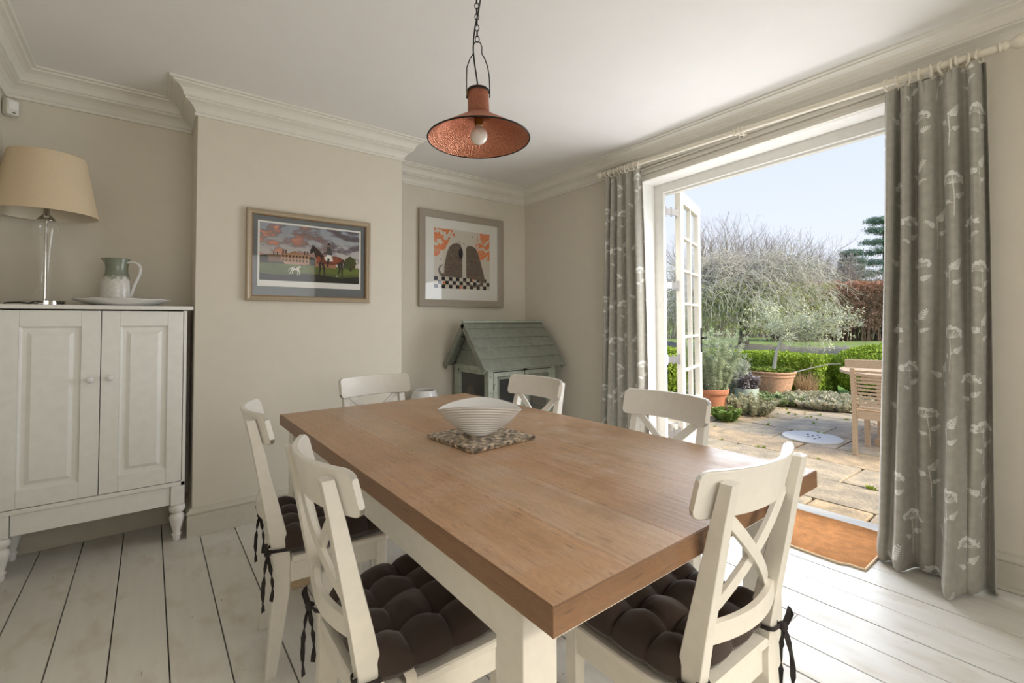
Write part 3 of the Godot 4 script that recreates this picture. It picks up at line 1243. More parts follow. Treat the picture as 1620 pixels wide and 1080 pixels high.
# tufted pad, its ties round the back posts and a tag if wanted; the same axes as its chair
func make_cushion(label: String, kind: int) -> Node3D:
	var t := thing("seat_cushion", label, "cushion", Vector3.ZERO, 0.0, "dark tufted seat cushions")
	var mb := MB.new()
	var n := 61
	var half := 0.204
	for side in 2:
		var P := PackedVector3Array()
		for i in n:
			for j in n:
				var u := -1.0 + 2.0 * j / (n - 1)
				var w := -1.0 + 2.0 * i / (n - 1)
				# square to rounded square
				var k := sqrt(maxf(0.0, 1.0 - 0.26 * pow(u * w, 4)))
				var x := u * half * k
				var z := w * half * k
				var edge := clampf(1.0 - pow(maxf(absf(u), absf(w)), 7.0), 0.0, 1.0) * clampf(1.0 - 0.35 * pow(u * w, 6), 0, 1)
				var cx := 1.0 if absf(u) > 0.80 else pow(absf(sin(TAU * u)), 0.55)
				var cw := 1.0 if absf(w) > 0.80 else pow(absf(sin(TAU * w)), 0.55)
				cx = lerpf(cx, 1.0, clampf((absf(u) - 0.68) / 0.12, 0, 1))
				cw = lerpf(cw, 1.0, clampf((absf(w) - 0.68) / 0.12, 0, 1))
				var puff := 0.5 * cx * cw + 0.5 * pow(maxf(cx, cw), 0.7)
				if kind == 1:     # plumper in the middle
					puff = lerpf(puff, 1.0, 0.55 * exp(-(u * u + (w + 0.1) * (w + 0.1)) * 7.0))
				var bump := 0.006 * sin(u * 7.3 + 1.0) * sin(w * 6.1 + kind)
				var y := 0.0
				if side == 0:
					y = 0.026 + pow(edge, 0.5) * (0.010 + 0.053 * puff + bump * puff)
				else:
					y = 0.026 - pow(edge, 0.5) * 0.0255
				var pull := 1.0 - 0.035 * (1.0 - (cx if absf(w) > absf(u) else cw)) * pow(maxf(absf(u), absf(w)), 6.0)
				P.append(Vector3(x * pull, y, z * pull))
		mb.grid(P, n, n, false, PackedVector2Array(), side == 0)
	var pad := obj("pad", mb, M.cushion_cloth, t)
	pad.position = Vector3(0.0, 0.4045, 0.020)
	for s in [-1.0, 1.0]:
		var tie := Node3D.new()
		tie.name = "tie" if s < 0 else "tie_001"
		t.add_child(tie, true)
		var y := 0.425
		mb = MB.new()
		var px: float = 0.159 * s
		# band from the cushion's corner round the outside of the post
		ribbon(mb, [Vector3(px - 0.012 * s, y - 0.006, -0.130), Vector3(px - 0.024 * s, y, -0.152), Vector3(px - 0.023 * s, y + 0.004, -0.194), Vector3(px - 0.014 * s, y + 0.004, -0.204), Vector3(px + 0.016 * s, y + 0.003, -0.206), Vector3(px + 0.0235 * s, y + 0.002, -0.196), Vector3(px + 0.0235 * s, y - 0.002, -0.152), Vector3(px + 0.012 * s, y - 0.006, -0.132)], 0.0055, Vector3.UP)
		obj("band", mb, M.cushion_tie, tie)
		mb = MB.new()
		var kx: float = px + 0.024 * s
		var kz := -0.209
		mb.lathe([Vector2(0, -0.012), Vector2(0.009, -0.008), Vector2(0.0115, 0.0), Vector2(0.009, 0.008), Vector2(0, 0.011)], Vector3(kx, y, kz), 10)
		obj("knot", mb, M.cushion_tie, tie)
		mb = MB.new()
		# bow loop and two hanging tails
		ribbon(mb, [Vector3(kx, y, kz), Vector3(kx + 0.014 * s, y + 0.028, kz - 0.006), Vector3(kx + 0.022 * s, y + 0.042, kz - 0.006), Vector3(kx + 0.026 * s, y + 0.026, kz - 0.010), Vector3(kx, y, kz - 0.004)], 0.005, Vector3(0, 0.2, 1))
		obj("loop", mb, M.cushion_tie, tie)
		for q in [[0.016, 0.155, 0.8], [-0.012, 0.185, 2.1]]:
			mb = MB.new()
			var pts := []
			for i in 10:
				var k := i / 9.0
				pts.append(Vector3(kx + (0.004 + 0.010 * sin(k * 3.0)) * s + 0.004 * sin(k * 5.0 + q[2]), y - k * q[1], kz - 0.002 + q[0] * sin(k * 2.2)))
			ribbon(mb, pts, 0.0065, Vector3(sin(q[2]), 0, cos(q[2])), 1.6)
			obj("tail", mb, M.cushion_tie, tie)
	return t

func ribbon(mb: MB, pts: Array, half: float, wide: Vector3, twist := 0.0) -> void:
	var m := pts.size()
	var aa := []
	var bb := []
	for i in m:
		var tg: Vector3 = (pts[mini(i + 1, m - 1)] - pts[maxi(i - 1, 0)]).normalized()
		var a := wide.rotated(tg, twist * sin(i * 0.9)) if twist > 0.0 else wide
		a = (a - tg * a.dot(tg)).normalized()
		aa.append(a)
		bb.append(tg.cross(a).normalized())
	mb.bar(pts, half, 0.0010, aa, bb, 0.0004)

func build_chairs() -> void:
	var spots := [
		[Vector3(0.556, 0, -1.155), 89.0, "white cross back chair left of the table, nearest the viewer, with a tagged cushion"],
		[Vector3(0.545, 0, -1.885), 84.0, "white cross back chair at the far left of the table, nearest the cabinet"],
		[Vector3(1.082, 0, -0.730), 179.0, "white cross back chair at the near end of the table, back towards the viewer"],
		[Vector3(1.005, 0, -2.305), 1.0, "white cross back chair at the far end of the table, below the horse picture"],
		[Vector3(1.425, 0, -1.905), -88.0, "white cross back chair right of the table, in front of the green toy house"],
		[Vector3(1.470, 0, -1.145), -91.0, "white cross back chair right of the table, in front of the left curtain and doors"],
	]
	var proto: Node3D = null
	for i in spots.size():
		var q: Array = spots[i]
		if proto == null:
			proto = make_chair(q[2])
			proto.position = q[0]
			proto.rotation.y = deg_to_rad(q[1])
		else:
			dup(proto, q[0], deg_to_rad(q[1]), q[2])
	var labels := [
		"dark brown tufted cushion with a white cloth tag, on the nearest left chair",
		"dark brown tufted cushion on the far left chair by the chimney breast",
		"dark brown tufted cushion on the chair at the near end of the table",
		"",
		"",
		"dark brown tufted cushion on the chair by the garden doors, mostly under the table",
	]
	for i in [0, 1, 2, 5]:
		var cu := make_cushion(labels[i], 1 if i == 0 else 0)
		cu.position = spots[i][0]
		cu.rotation.y = deg_to_rad(spots[i][1])
		if i == 0:
			# woven tag hanging over the near edge of the seat (local +x is towards the viewer's side)
			var tg := Node3D.new()
			tg.name = "cloth_tag"
			cu.add_child(tg, true)
			var mb := MB.new()
			mb.bar([Vector3(-0.192, 0.426, -0.094), Vector3(-0.209, 0.421, -0.094), Vector3(-0.2140, 0.404, -0.094), Vector3(-0.2155, 0.359, -0.094)], 0.0125, 0.0006, Vector3.BACK, Vector3(-1, 0.2, 0), 0.0002)
			obj("tag_cloth", mb, M.care_tag, tg)
			for q in ["ANYD", ""]:
				if q == "":
					for r in 2:
						mb = MB.new()
						mb.box(Vector3(-0.2170, 0.366, -0.094 - 0.0042 - r * 0.0032), Vector3(-0.2162, 0.398, -0.094 - 0.0034 - r * 0.0032), 0.0001)
						obj("print_line", mb, M.print_ink, tg)
					continue
				var tm := TextMesh.new()
				tm.text = q
				tm.font_size = 32
				tm.pixel_size = 0.00036
				tm.depth = 0.0006
				var sf := SystemFont.new()
				sf.font_names = PackedStringArray(["Droid Sans"])
				tm.font = sf
				var o := obj("print", tm, M.print_ink, tg)
				# reads downwards, facing outwards (local -x)
				o.transform = Transform3D(Basis(Vector3(0, -1, 0), Vector3(0, 0, 1), Vector3(-1, 0, 0)), Vector3(-0.2166, 0.382, -0.091))

# ---------------------------------------------------------------- white cabinet and what stands on it
func build_cabinet() -> void:
	var t := thing("cabinet", "white two door cabinet on turned legs in the left recess", "cabinet")
	var x0 := -0.562
	var x1 := 0.164
	var zf := -3.135
	var zb := -3.44
	var mb := MB.new()
	mb.box(Vector3(x0, 0.30, zb), Vector3(x0 + 0.019, 1.253, zf), 0.002)
	mb.box(Vector3(x1 - 0.019, 0.30, zb), Vector3(x1, 1.253, zf), 0.002)
	mb.box(Vector3(x0, 0.30, zb), Vector3(x1, 0.322, zf), 0.002)
	mb.box(Vector3(x0, 0.30, zb), Vector3(x1, 1.25, zb + 0.01), 0.002)
	mb.box(Vector3(x0 + 0.01, 0.32, zf - 0.04), Vector3(x1 - 0.01, 1.25, zf - 0.03), 0.001)
	obj("body", mb, M.cabinet_paint, t)
	mb = MB.new()
	mb.box(Vector3(x0 - 0.024, 1.256, zb), Vector3(x1 + 0.027, 1.278, zf + 0.022), 0.004)
	obj("top", mb, M.cabinet_paint, t)
	mb = MB.new()
	mb.box(Vector3(x0 + 0.065, 0.200, zf - 0.030), Vector3(x1 - 0.065, 0.301, zf - 0.010), 0.002)
	obj("apron", mb, M.cabinet_paint, t)
	for x in [x0, x1 - 0.062]:
		for z in [zf - 0.064, zb + 0.002]:
			mb = MB.new()
			mb.box(Vector3(x, 0.196, z), Vector3(x + 0.062, 0.301, z + 0.062), 0.003)
			mb.lathe([Vector2(0, 0), Vector2(0.016, 0), Vector2(0.019, 0.010), Vector2(0.018, 0.024), Vector2(0.0235, 0.030), Vector2(0.0235, 0.038), Vector2(0.018, 0.044), Vector2(0.0215, 0.060), Vector2(0.029, 0.090), Vector2(0.0345, 0.115), Vector2(0.035, 0.130), Vector2(0.029, 0.141), Vector2(0.022, 0.146), Vector2(0.022, 0.149), Vector2(0.031, 0.155), Vector2(0.0375, 0.170), Vector2(0.036, 0.184), Vector2(0.030, 0.193), Vector2(0.02, 0.198), Vector2(0, 0.198)], Vector3(x + 0.031, 0, z + 0.031), 24)
			obj("leg", mb, M.cabinet_paint, t)
	var gap := -0.1925
	for q in [[x0 + 0.008, gap - 0.0015, 1.0], [gap + 0.0015, x1 - 0.012, -1.0]]:
		var d := Node3D.new()
		d.name = "door" if q[2] > 0 else "door_001"
		t.add_child(d, true)
		var a: float = q[0]
		var b: float = q[1]
		var y0 := 0.325
		var y1 := 1.249
		var sw := 0.073
		mb = MB.new()
		mb.box(Vector3(a, y0, zf - 0.019), Vector3(a + sw, y1, zf), 0.002)
		mb.box(Vector3(b - sw, y0, zf - 0.019), Vector3(b, y1, zf), 0.002)
		mb.box(Vector3(a + sw, y0, zf - 0.019), Vector3(b - sw, y0 + 0.078, zf - 0.0004), 0.001)
		mb.box(Vector3(a + sw, y1 - 0.078, zf - 0.019), Vector3(b - sw, y1, zf - 0.0004), 0.001)
		obj("frame", mb, M.cabinet_paint, d)
		mb = MB.new()
		var pa := a + sw
		var pb := b - sw
		var ya := y0 + 0.078
		var yb := y1 - 0.078
		var rim := [Vector3(pa, ya, zf - 0.004), Vector3(pb, ya, zf - 0.004), Vector3(pb, yb, zf - 0.004), Vector3(pa, yb, zf - 0.004)]
		var loops := [[0.0, -0.001], [0.006, -0.010], [0.009, -0.012], [0.026, -0.012], [0.040, -0.0045], [0.042, -0.0025]]
		for k in loops.size() - 1:
			for i in 4:
				var c := []
				for e in [[k, i], [k, (i + 1) % 4], [k + 1, (i + 1) % 4], [k + 1, i]]:
					var p: Vector3 = rim[e[1]]
					var off: float = loops[e[0]][0]
					c.append(Vector3(p.x + off * (1 if e[1] == 0 or e[1] == 3 else -1), p.y + off * (1 if e[1] < 2 else -1), zf + loops[e[0]][1]))
				mb.quad(c[0], c[1], c[2], c[3])
		var o: float = loops[5][0]
		mb.quad(Vector3(pa + o, ya + o, zf - 0.0025), Vector3(pb - o, ya + o, zf - 0.0025), Vector3(pb - o, yb - o, zf - 0.0025), Vector3(pa + o, yb - o, zf - 0.0025))
		obj("panel", mb, M.cabinet_paint, d)
		mb = MB.new()
		var kx: float = (b - 0.036) if q[2] > 0 else (a + 0.036)
		mb.lathe([Vector2(0, 0), Vector2(0.009, 0), Vector2(0.009, 0.003), Vector2(0.006, 0.008), Vector2(0.0075, 0.013), Vector2(0.0145, 0.018), Vector2(0.0165, 0.025), Vector2(0.014, 0.031), Vector2(0.008, 0.034), Vector2(0, 0.035)], Vector3(kx, 0.905 if q[2] > 0 else 0.909, zf), 20, Basis(Vector3.RIGHT, PI / 2))
		obj("knob", mb, M.white_glaze, d)

	# plate and jug
	var top := 1.278
	mb = MB.new()
	mb.lathe([Vector2(0, 0), Vector2(0.115, 0), Vector2(0.12, 0.003), Vector2(0.15, 0.010), Vector2(0.203, 0.030), Vector2(0.205, 0.033), Vector2(0.203, 0.035), Vector2(0.148, 0.018), Vector2(0.11, 0.009), Vector2(0, 0.008)], Vector3.ZERO, 56)
	for i in mb.v.size():
		var r := Vector2(mb.v[i].x, mb.v[i].z).length()
		if r > 0.19:
			mb.v[i].y += 0.0022 * sin(atan2(mb.v[i].x, mb.v[i].z) * 9.0)
	var plate := obj("platter", mb, M.white_glaze)
	plate.position = Vector3(-0.110, top, -3.245)
	tag(plate, "round off white platter on the cabinet, under the jug", "plate")
	var jug := thing("jug", "white stoneware jug with a green glazed neck on the platter", "jug", Vector3(-0.142, top + 0.009, -3.252), deg_to_rad(-24))
	mb = MB.new()
	var prof := [Vector2(0, 0.001), Vector2(0.060, 0), Vector2(0.064, 0.004), Vector2(0.0655, 0.02), Vector2(0.0665, 0.05), Vector2(0.066, 0.09), Vector2(0.0635, 0.118), Vector2(0.057, 0.142), Vector2(0.0505, 0.158), Vector2(0.0475, 0.178), Vector2(0.048, 0.20), Vector2(0.0515, 0.222), Vector2(0.056, 0.240), Vector2(0.0565, 0.243), Vector2(0.054, 0.243), Vector2(0.049, 0.222), Vector2(0.045, 0.2), Vector2(0.044, 0.178), Vector2(0.055, 0.14), Vector2(0.062, 0.1), Vector2(0.06, 0.015), Vector2(0, 0.01)]
	mb.lathe(prof, Vector3.ZERO, 48)
	for i in mb.v.size():     # pull out the lip towards local -x
		var p := mb.v[i]
		if p.y > 0.195:
			var k := (p.y - 0.195) / 0.048
			var a := absf(atan2(p.z, -p.x))
			var lip := exp(-a * a * 5.0) * k * k
			mb.v[i] = Vector3(p.x * (1.0 + 0.36 * lip), p.y + 0.003 * lip, p.z * (1.0 - 0.25 * lip))
	# glaze: white body, sage neck with a mottled border
	var w := 256
	var ns := field(w, w, 0.05, 71, 1, 1, 4)
	var d := PackedByteArray()
	d.resize(w * w * 3)
	for y in w:
		for x in w:
			# v runs by profile index: the body shows rows 0..13 of 21
			var vv := float(y) / w * 21.0
			var g := clampf((vv - 6.4 + (ns[y * w + x] / 255.0 - 0.5) * 1.6) * 0.9, 0.0, 1.0)
			var k := 0.95 + 0.14 * (ns[(y * 7 % w) * w + x] / 255.0 - 0.5)
			var c := Color(0.88, 0.87, 0.84).lerp(Color(0.50, 0.53, 0.455), g) * k
			var e := (y * w + x) * 3
			d[e] = clampi(int(c.r * 255), 0, 255)
			d[e + 1] = clampi(int(c.g * 255), 0, 255)
			d[e + 2] = clampi(int(c.b * 255), 0, 255)
	var jm := mat("jug_glaze", Color.WHITE, 0.22)
	jm.albedo_texture = texture(w, w, d)
	jm.clearcoat_enabled = true
	jm.clearcoat = 0.6
	obj("body", mb, jm, jug)
	mb = MB.new()
	var path := []
	for q in [[0.048, 0.222], [0.066, 0.228], [0.088, 0.226], [0.104, 0.212], [0.111, 0.190], [0.106, 0.162], [0.094, 0.130], [0.082, 0.100], [0.074, 0.072], [0.069, 0.052], [0.062, 0.040]]:
		path.append(Vector3(q[0], q[1], 0))
	mb.bar(path, 0.0085, 0.0045, Vector3.BACK, path_normals(path, Vector3.BACK), 0.003)
	obj("handle", mb, M.white_glaze, jug)

	# table lamp
	var lamp := thing("table_lamp", "glass table lamp with a wide beige drum shade on the cabinet", "lamp", Vector3(-0.412, top, -3.235))
	mb = MB.new()
	mb.lathe([Vector2(0, 0), Vector2(0.074, 0), Vector2(0.0755, 0.001), Vector2(0.0755, 0.001), Vector2(0.0755, 0.019), Vector2(0.0755, 0.019), Vector2(0.074, 0.0205), Vector2(0.074, 0.0205), Vector2(0, 0.022)], Vector3.ZERO, 48)
	obj("base", mb, M.chrome, lamp)
	mb = MB.new()
	var glass := [[0.062, 0.022], [0.044, 0.045], [0.031, 0.080], [0.025, 0.12], [0.0235, 0.17], [0.026, 0.22], [0.031, 0.27], [0.0385, 0.32], [0.0455, 0.36], [0.0475, 0.385], [0.044, 0.405], [0.034, 0.418], [0.024, 0.424]]
	prof = []
	for q in glass:
		prof.append(Vector2(q[0], q[1]))
	mb.lathe(prof, Vector3.ZERO, 40)
	obj("glass_body", mb, M.lamp_glass, lamp)
	mb = MB.new()
	mb.tube([Vector3(0, 0.02, 0), Vector3(0, 0.43, 0)], 0.0055, 12)
	obj("stem", mb, M.chrome, lamp)
	mb = MB.new()
	mb.lathe([Vector2(0, 0.415), Vector2(0.036, 0.415), Vector2(0.037, 0.42), Vector2(0.026, 0.436), Vector2(0.014, 0.448), Vector2(0.0125, 0.452), Vector2(0.0115, 0.486), Vector2(0.012, 0.490), Vector2(0.024, 0.508), Vector2(0.024, 0.512), Vector2(0.014, 0.514), Vector2(0.014, 0.55), Vector2(0, 0.552)], Vector3.ZERO, 32)
	obj("collar", mb, M.chrome, lamp)
	mb = MB.new()
	mb.lathe([Vector2(0.1945, 0.447), Vector2(0.1955, 0.450), Vector2(0.1445, 0.738), Vector2(0.1425, 0.741)], Vector3.ZERO, 64)
	obj("shade", mb, M.shade_linen, lamp)
	mb = MB.new()
	mb.lathe([Vector2(0.1425, 0.741), Vector2(0.142, 0.738), Vector2(0.1925, 0.450), Vector2(0.1945, 0.447)], Vector3.ZERO, 64)
	obj("shade_lining", mb, M.shade_lining, lamp)
	mb = MB.new()
	for k in 3:
		var a := TAU * k / 3 + 0.4
		mb.tube([Vector3(0.012 * cos(a), 0.53, 0.012 * sin(a)), Vector3(0.166 * cos(a), 0.60, 0.166 * sin(a))], 0.0022, 6)
	mb.lathe([Vector2(0, 0.548), Vector2(0.012, 0.552), Vector2(0.028, 0.60), Vector2(0.030, 0.625), Vector2(0.02, 0.65), Vector2(0, 0.656)], Vector3.ZERO, 16)
	obj("shade_carrier", mb, M.white_plastic, lamp)
	mb = MB.new()
	mb.tube([Vector3(0.005, 0.012, 0.086), Vector3(-0.02, 0.014, 0.105), Vector3(-0.04, 0.004, 0.11), Vector3(-0.07, 0.009, 0.095), Vector3(-0.11, 0.006, 0.10), Vector3(-0.128, 0.004, 0.06)], 0.0032, 8)
	obj("flex", mb, M.black_plastic, lamp)

func path_normals(path: Array, side: Vector3) -> Array:
	var out := []
	for i in path.size():
		var tg: Vector3 = (path[mini(i + 1, path.size() - 1)] - path[maxi(i - 1, 0)]).normalized()
		out.append(tg.cross(side).normalized())
	return out

# ---------------------------------------------------------------- green toy house
func build_toy_house() -> void:
	var t := thing("toy_house", "old sage green wooden dolls house with a pitched plank roof, in the far corner", "dolls house")
	var x0 := 2.135
	var x1 := 2.865
	var zf := -3.045
	var zb := -3.575
	var eave := 0.815
	var ridge_y := 1.172
	var zr := -3.308
	var mb := MB.new()
	# corner posts and rails of the body
	for x in [x0, x1 - 0.05]:
		for z in [zf - 0.05, zb]:
			mb.box(Vector3(x, 0.0, z), Vector3(x + 0.05, eave + 0.0, z + 0.05), 0.003)
	for y in [[0.0, 0.10], [eave - 0.035, eave + 0.005]]:
		mb.box(Vector3(x0 + 0.045, y[0], zf - 0.035), Vector3(x1 - 0.045, y[1], zf - 0.004), 0.002)
		mb.box(Vector3(x0 + 0.004, y[0], zb + 0.045), Vector3(x0 + 0.035, y[1], zf - 0.045), 0.002)
		mb.box(Vector3(x1 - 0.035, y[0], zb + 0.045), Vector3(x1 - 0.004, y[1], zf - 0.045), 0.002)
	mb.box(Vector3(x0 + 0.02, 0.40, zb + 0.02), Vector3(x1 - 0.02, 0.415, zf - 0.05), 0.001)
	obj("frame", mb, M.sage_paint_pale, t)
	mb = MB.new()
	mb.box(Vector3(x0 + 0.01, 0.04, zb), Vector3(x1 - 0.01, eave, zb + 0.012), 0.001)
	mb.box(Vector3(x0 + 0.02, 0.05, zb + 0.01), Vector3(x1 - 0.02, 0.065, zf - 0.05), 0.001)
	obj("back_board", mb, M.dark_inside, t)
	# side window panel
	mb = MB.new()
	for q in [[zb + 0.05, zb + 0.072], [zf - 0.072, zf - 0.05]]:
		mb.box(Vector3(x0 + 0.008, 0.10, q[0]), Vector3(x0 + 0.030, eave - 0.035, q[1]), 0.002)
	mb.box(Vector3(x0 + 0.008, eave - 0.062, zb + 0.05), Vector3(x0 + 0.030, eave - 0.035, zf - 0.05), 0.002)
	obj("side_window", mb, M.sage_paint_pale, t)
	mb = MB.new()
	mb.quad(Vector3(x0 + 0.016, 0.10, zb + 0.06), Vector3(x0 + 0.016, 0.10, zf - 0.06), Vector3(x0 + 0.016, eave - 0.05, zf - 0.06), Vector3(x0 + 0.016, eave - 0.05, zb + 0.06))
	obj("side_pane", mb, M.window_glass, t)
	# two front doors with panes
	for q in [[x0 + 0.052, 2.505], [2.515, x1 - 0.052]]:
		var dr := Node3D.new()
		dr.name = fresh("door", t)
		t.add_child(dr, true)
		mb = MB.new()
		var y0 := 0.105
		var y1 := eave - 0.040
		mb.box(Vector3(q[0], y0, zf - 0.024), Vector3(q[0] + 0.036, y1, zf), 0.002)
		mb.box(Vector3(q[1] - 0.036, y0, zf - 0.024), Vector3(q[1], y1, zf), 0.002)
		mb.box(Vector3(q[0] + 0.03, y0, zf - 0.023), Vector3(q[1] - 0.03, y0 + 0.036, zf - 0.001), 0.002)
		mb.box(Vector3(q[0] + 0.03, y1 - 0.036, zf - 0.023), Vector3(q[1] - 0.03, y1, zf - 0.001), 0.002)
		obj("frame", mb, M.sage_paint_pale, dr)
		mb = MB.new()
		mb.quad(Vector3(q[0] + 0.03, y0 + 0.03, zf - 0.014), Vector3(q[1] - 0.03, y0 + 0.03, zf - 0.014), Vector3(q[1] - 0.03, y1 - 0.03, zf - 0.014), Vector3(q[0] + 0.03, y1 - 0.03, zf - 0.014))
		obj("pane", mb, M.window_glass, dr)
		mb = MB.new()
		for r in [[0.040, 0.012], [0.052, 0.008]]:
			for e in [[q[0] + r[0], q[0] + r[0] + r[1], y0 + r[0], y1 - r[0]], [q[1] - r[0] - r[1], q[1] - r[0], y0 + r[0], y1 - r[0]], [q[0] + r[0], q[1] - r[0], y0 + r[0], y0 + r[0] + r[1]], [q[0] + r[0], q[1] - r[0], y1 - r[0] - r[1], y1 - r[0]]]:
				mb.box(Vector3(e[0], e[2], zf - 0.012), Vector3(e[1], e[3], zf - 0.006), 0.0015)
		obj("bead", mb, M.sage_paint, dr)
		mb = MB.new()
		var hx: float = q[0] if q[0] < 2.3 else q[1]
		for y in [0.22, 0.66]:
			mb.tube([Vector3(hx, y - 0.025, zf + 0.003), Vector3(hx, y + 0.025, zf + 0.003)], 0.004, 6)
		obj("hinge", mb, M.iron, dr)
	mb = MB.new()
	mb.lathe([Vector2(0, 0), Vector2(0.010, 0), Vector2(0.010, 0.006), Vector2(0, 0.007)], Vector3(2.511, eave - 0.030, zf + 0.001), 12, Basis(Vector3.RIGHT, PI / 2))
	mb.box(Vector3(2.486, eave - 0.037, zf + 0.006), Vector3(2.536, eave - 0.027, zf + 0.010), 0.001)
	obj("turn_button", mb, M.iron, t)
	# gable ends of horizontal boards
	for side in 2:
		var xa := (x0 + 0.006) if side == 0 else (x1 - 0.022)
		var yy := [eave, 0.945, 1.06, 1.135]
		for k in 3:
			mb = MB.new()
			var c := []
			for i in 8:
				var y: float = yy[k + 1] if i & 2 else yy[k]
				var f := (y - eave) / (ridge_y - eave)
				var za := lerpf(zb + 0.01, zr, f)
				var zc := lerpf(zf - 0.01, zr, f)
				c.append(Vector3(xa + (0.016 if i & 1 else 0.0), y - (0.002 if i & 2 else -0.002), zc if i & 4 else za))
			mb.hexa(c, 0.002)
			obj("gable_board", mb, M.sage_paint, t)
	mb = MB.new()
	mb.lathe([Vector2(0, 0), Vector2(0.018, 0), Vector2(0.018, 0.003), Vector2(0.012, 0.004), Vector2(0.010, 0.002), Vector2(0, 0.002)], Vector3(x0 + 0.006, 1.015, zr + 0.014), 20, Basis(Vector3.BACK, PI / 2))
	obj("vent_ring", mb, M.rust, t)
	# roof: five overlapping planks a side, verge boards and a ridge
	var rx0 := 2.058
	var rx1 := 2.925
	for s in [-1.0, 1.0]:
		var ze := -2.985 if s > 0 else -3.628
		var ye := 0.795
		var run := Vector3(0, ye - ridge_y, ze - zr)
		var nrm := Vector3(0, absf(run.z), s * absf(run.y)).normalized()
		var ks := [0.02, 0.13, 0.335, 0.55, 0.775, 1.0]
		for k in 5:
			mb = MB.new()
			var c := []
			for i in 8:
				var f: float = ks[k + 1] if i & 4 else ks[k] - 0.03
				var lift := 0.016 if i & 4 else 0.004
				var p := Vector3(0, ridge_y, zr) + run * f + nrm * (lift if i & 2 else lift - 0.012)
				p.x = rx1 if i & 1 else rx0
				c.append(p)
			mb.hexa(c, 0.0025)
			obj("roof_plank", mb, M.sage_paint, t)
		for x in [rx0 - 0.004, rx1 - 0.014]:
			mb = MB.new()
			var c := []
			for i in 8:
				var f := 1.0 if i & 4 else 0.0
				var p := Vector3(0, ridge_y + 0.004, zr) + run * f + nrm * (0.010 if i & 2 else -0.040)
				p.x = x + (0.018 if i & 1 else 0.0)
				c.append(p)
			mb.hexa(c, 0.002)
			obj("verge_board", mb, M.sage_paint, t)
	mb = MB.new()
	mb.bar([Vector3(rx0 - 0.006, ridge_y + 0.014, zr), Vector3(rx1 + 0.006, ridge_y + 0.014, zr)], 0.010, 0.020, Vector3.UP, Vector3.BACK, 0.005)
	obj("ridge", mb, M.sage_paint_pale, t)
	# toys dimly seen inside
	var toys := [
		[Vector3(2.22, 0.415, -3.30), Vector3(0.10, 0.15, 0.16), Color(0.42, 0.40, 0.18), "dim olive soft toy behind the side pane of the green toy house"],
		[Vector3(2.24, 0.415, -3.47), Vector3(0.10, 0.21, 0.10), Color(0.30, 0.22, 0.18), "dim brown soft toy deep behind the side pane of the green toy house"],
		[Vector3(2.32, 0.415, -3.20), Vector3(0.14, 0.12, 0.12), Color(0.58, 0.58, 0.22), "yellow green soft toy behind the left front door of the toy house"],
		[Vector3(2.66, 0.415, -3.25), Vector3(0.16, 0.10, 0.14), Color(0.35, 0.35, 0.38), "grey soft toy behind the right front door of the toy house"]]
	for q in toys:
		mb = MB.new()
		var s: Vector3 = q[1]
		mb.lathe([Vector2(0, 0), Vector2(0.5, 0), Vector2(0.55, 0.1), Vector2(0.52, 0.5), Vector2(0.36, 0.8), Vector2(0.2, 0.95), Vector2(0, 1.0)], Vector3.ZERO, 16)
		for i in mb.v.size():
			mb.v[i] *= s
			mb.n[i] = (mb.n[i] / s).normalized()
		var o := obj("soft_toy", mb, mat("toy_%d" % int(s.y * 100), q[2], 0.95))
		o.position = q[0]
		tag(o, q[3], "toy", "toys inside the green toy house")

# ---------------------------------------------------------------- pictures
func fill_poly(im: Image, pts: Array, c: Color) -> void:
	var lo := 100000.0
	var hi := -1.0
	for p in pts:
		lo = minf(lo, p.y)
		hi = maxf(hi, p.y)
	for y in range(maxi(0, int(lo)), mini(im.get_height() - 1, int(hi)) + 1):
		var xs := []
		for i in pts.size():
			var a: Vector2 = pts[i]
			var b: Vector2 = pts[(i + 1) % pts.size()]
			if (a.y <= y + 0.5) != (b.y <= y + 0.5):
				xs.append(a.x + (y + 0.5 - a.y) / (b.y - a.y) * (b.x - a.x))
		xs.sort()
		for k in range(0, xs.size() - 1, 2):
			var xa := clampi(int(round(xs[k])), 0, im.get_width())
			var xb := clampi(int(round(xs[k + 1])), 0, im.get_width())
			if xb > xa:
				im.fill_rect(Rect2i(xa, y, xb - xa, 1), c)

func disc(im: Image, x: float, y: float, rx: float, ry: float, c: Color, ang := 0.0) -> void:
	var pts := []
	var n := 18 if maxf(rx, ry) > 4 else 8
	for i in n:
		pts.append(Vector2(x, y) + Vector2(rx * cos(TAU * i / n), ry * sin(TAU * i / n)).rotated(ang))
	fill_poly(im, pts, c)

func stroke(im: Image, pts: Array, w0: float, w1: float, c: Color) -> void:
	for i in pts.size() - 1:
		var a: Vector2 = pts[i]
		var b: Vector2 = pts[i + 1]
		var wa := lerpf(w0, w1, i / float(pts.size() - 1)) / 2
		var wb := lerpf(w0, w1, (i + 1) / float(pts.size() - 1)) / 2
		var n := (b - a).orthogonal().normalized()
		fill_poly(im, [a + n * wa, b + n * wb, b - n * wb, a - n * wa], c)
		if wb > 1.0:
			disc(im, b.x, b.y, wb, wb, c)

func pv(a: Array) -> Array:
	var out := []
	for i in range(0, a.size(), 2):
		out.append(Vector2(a[i], a[i + 1]))
	return out

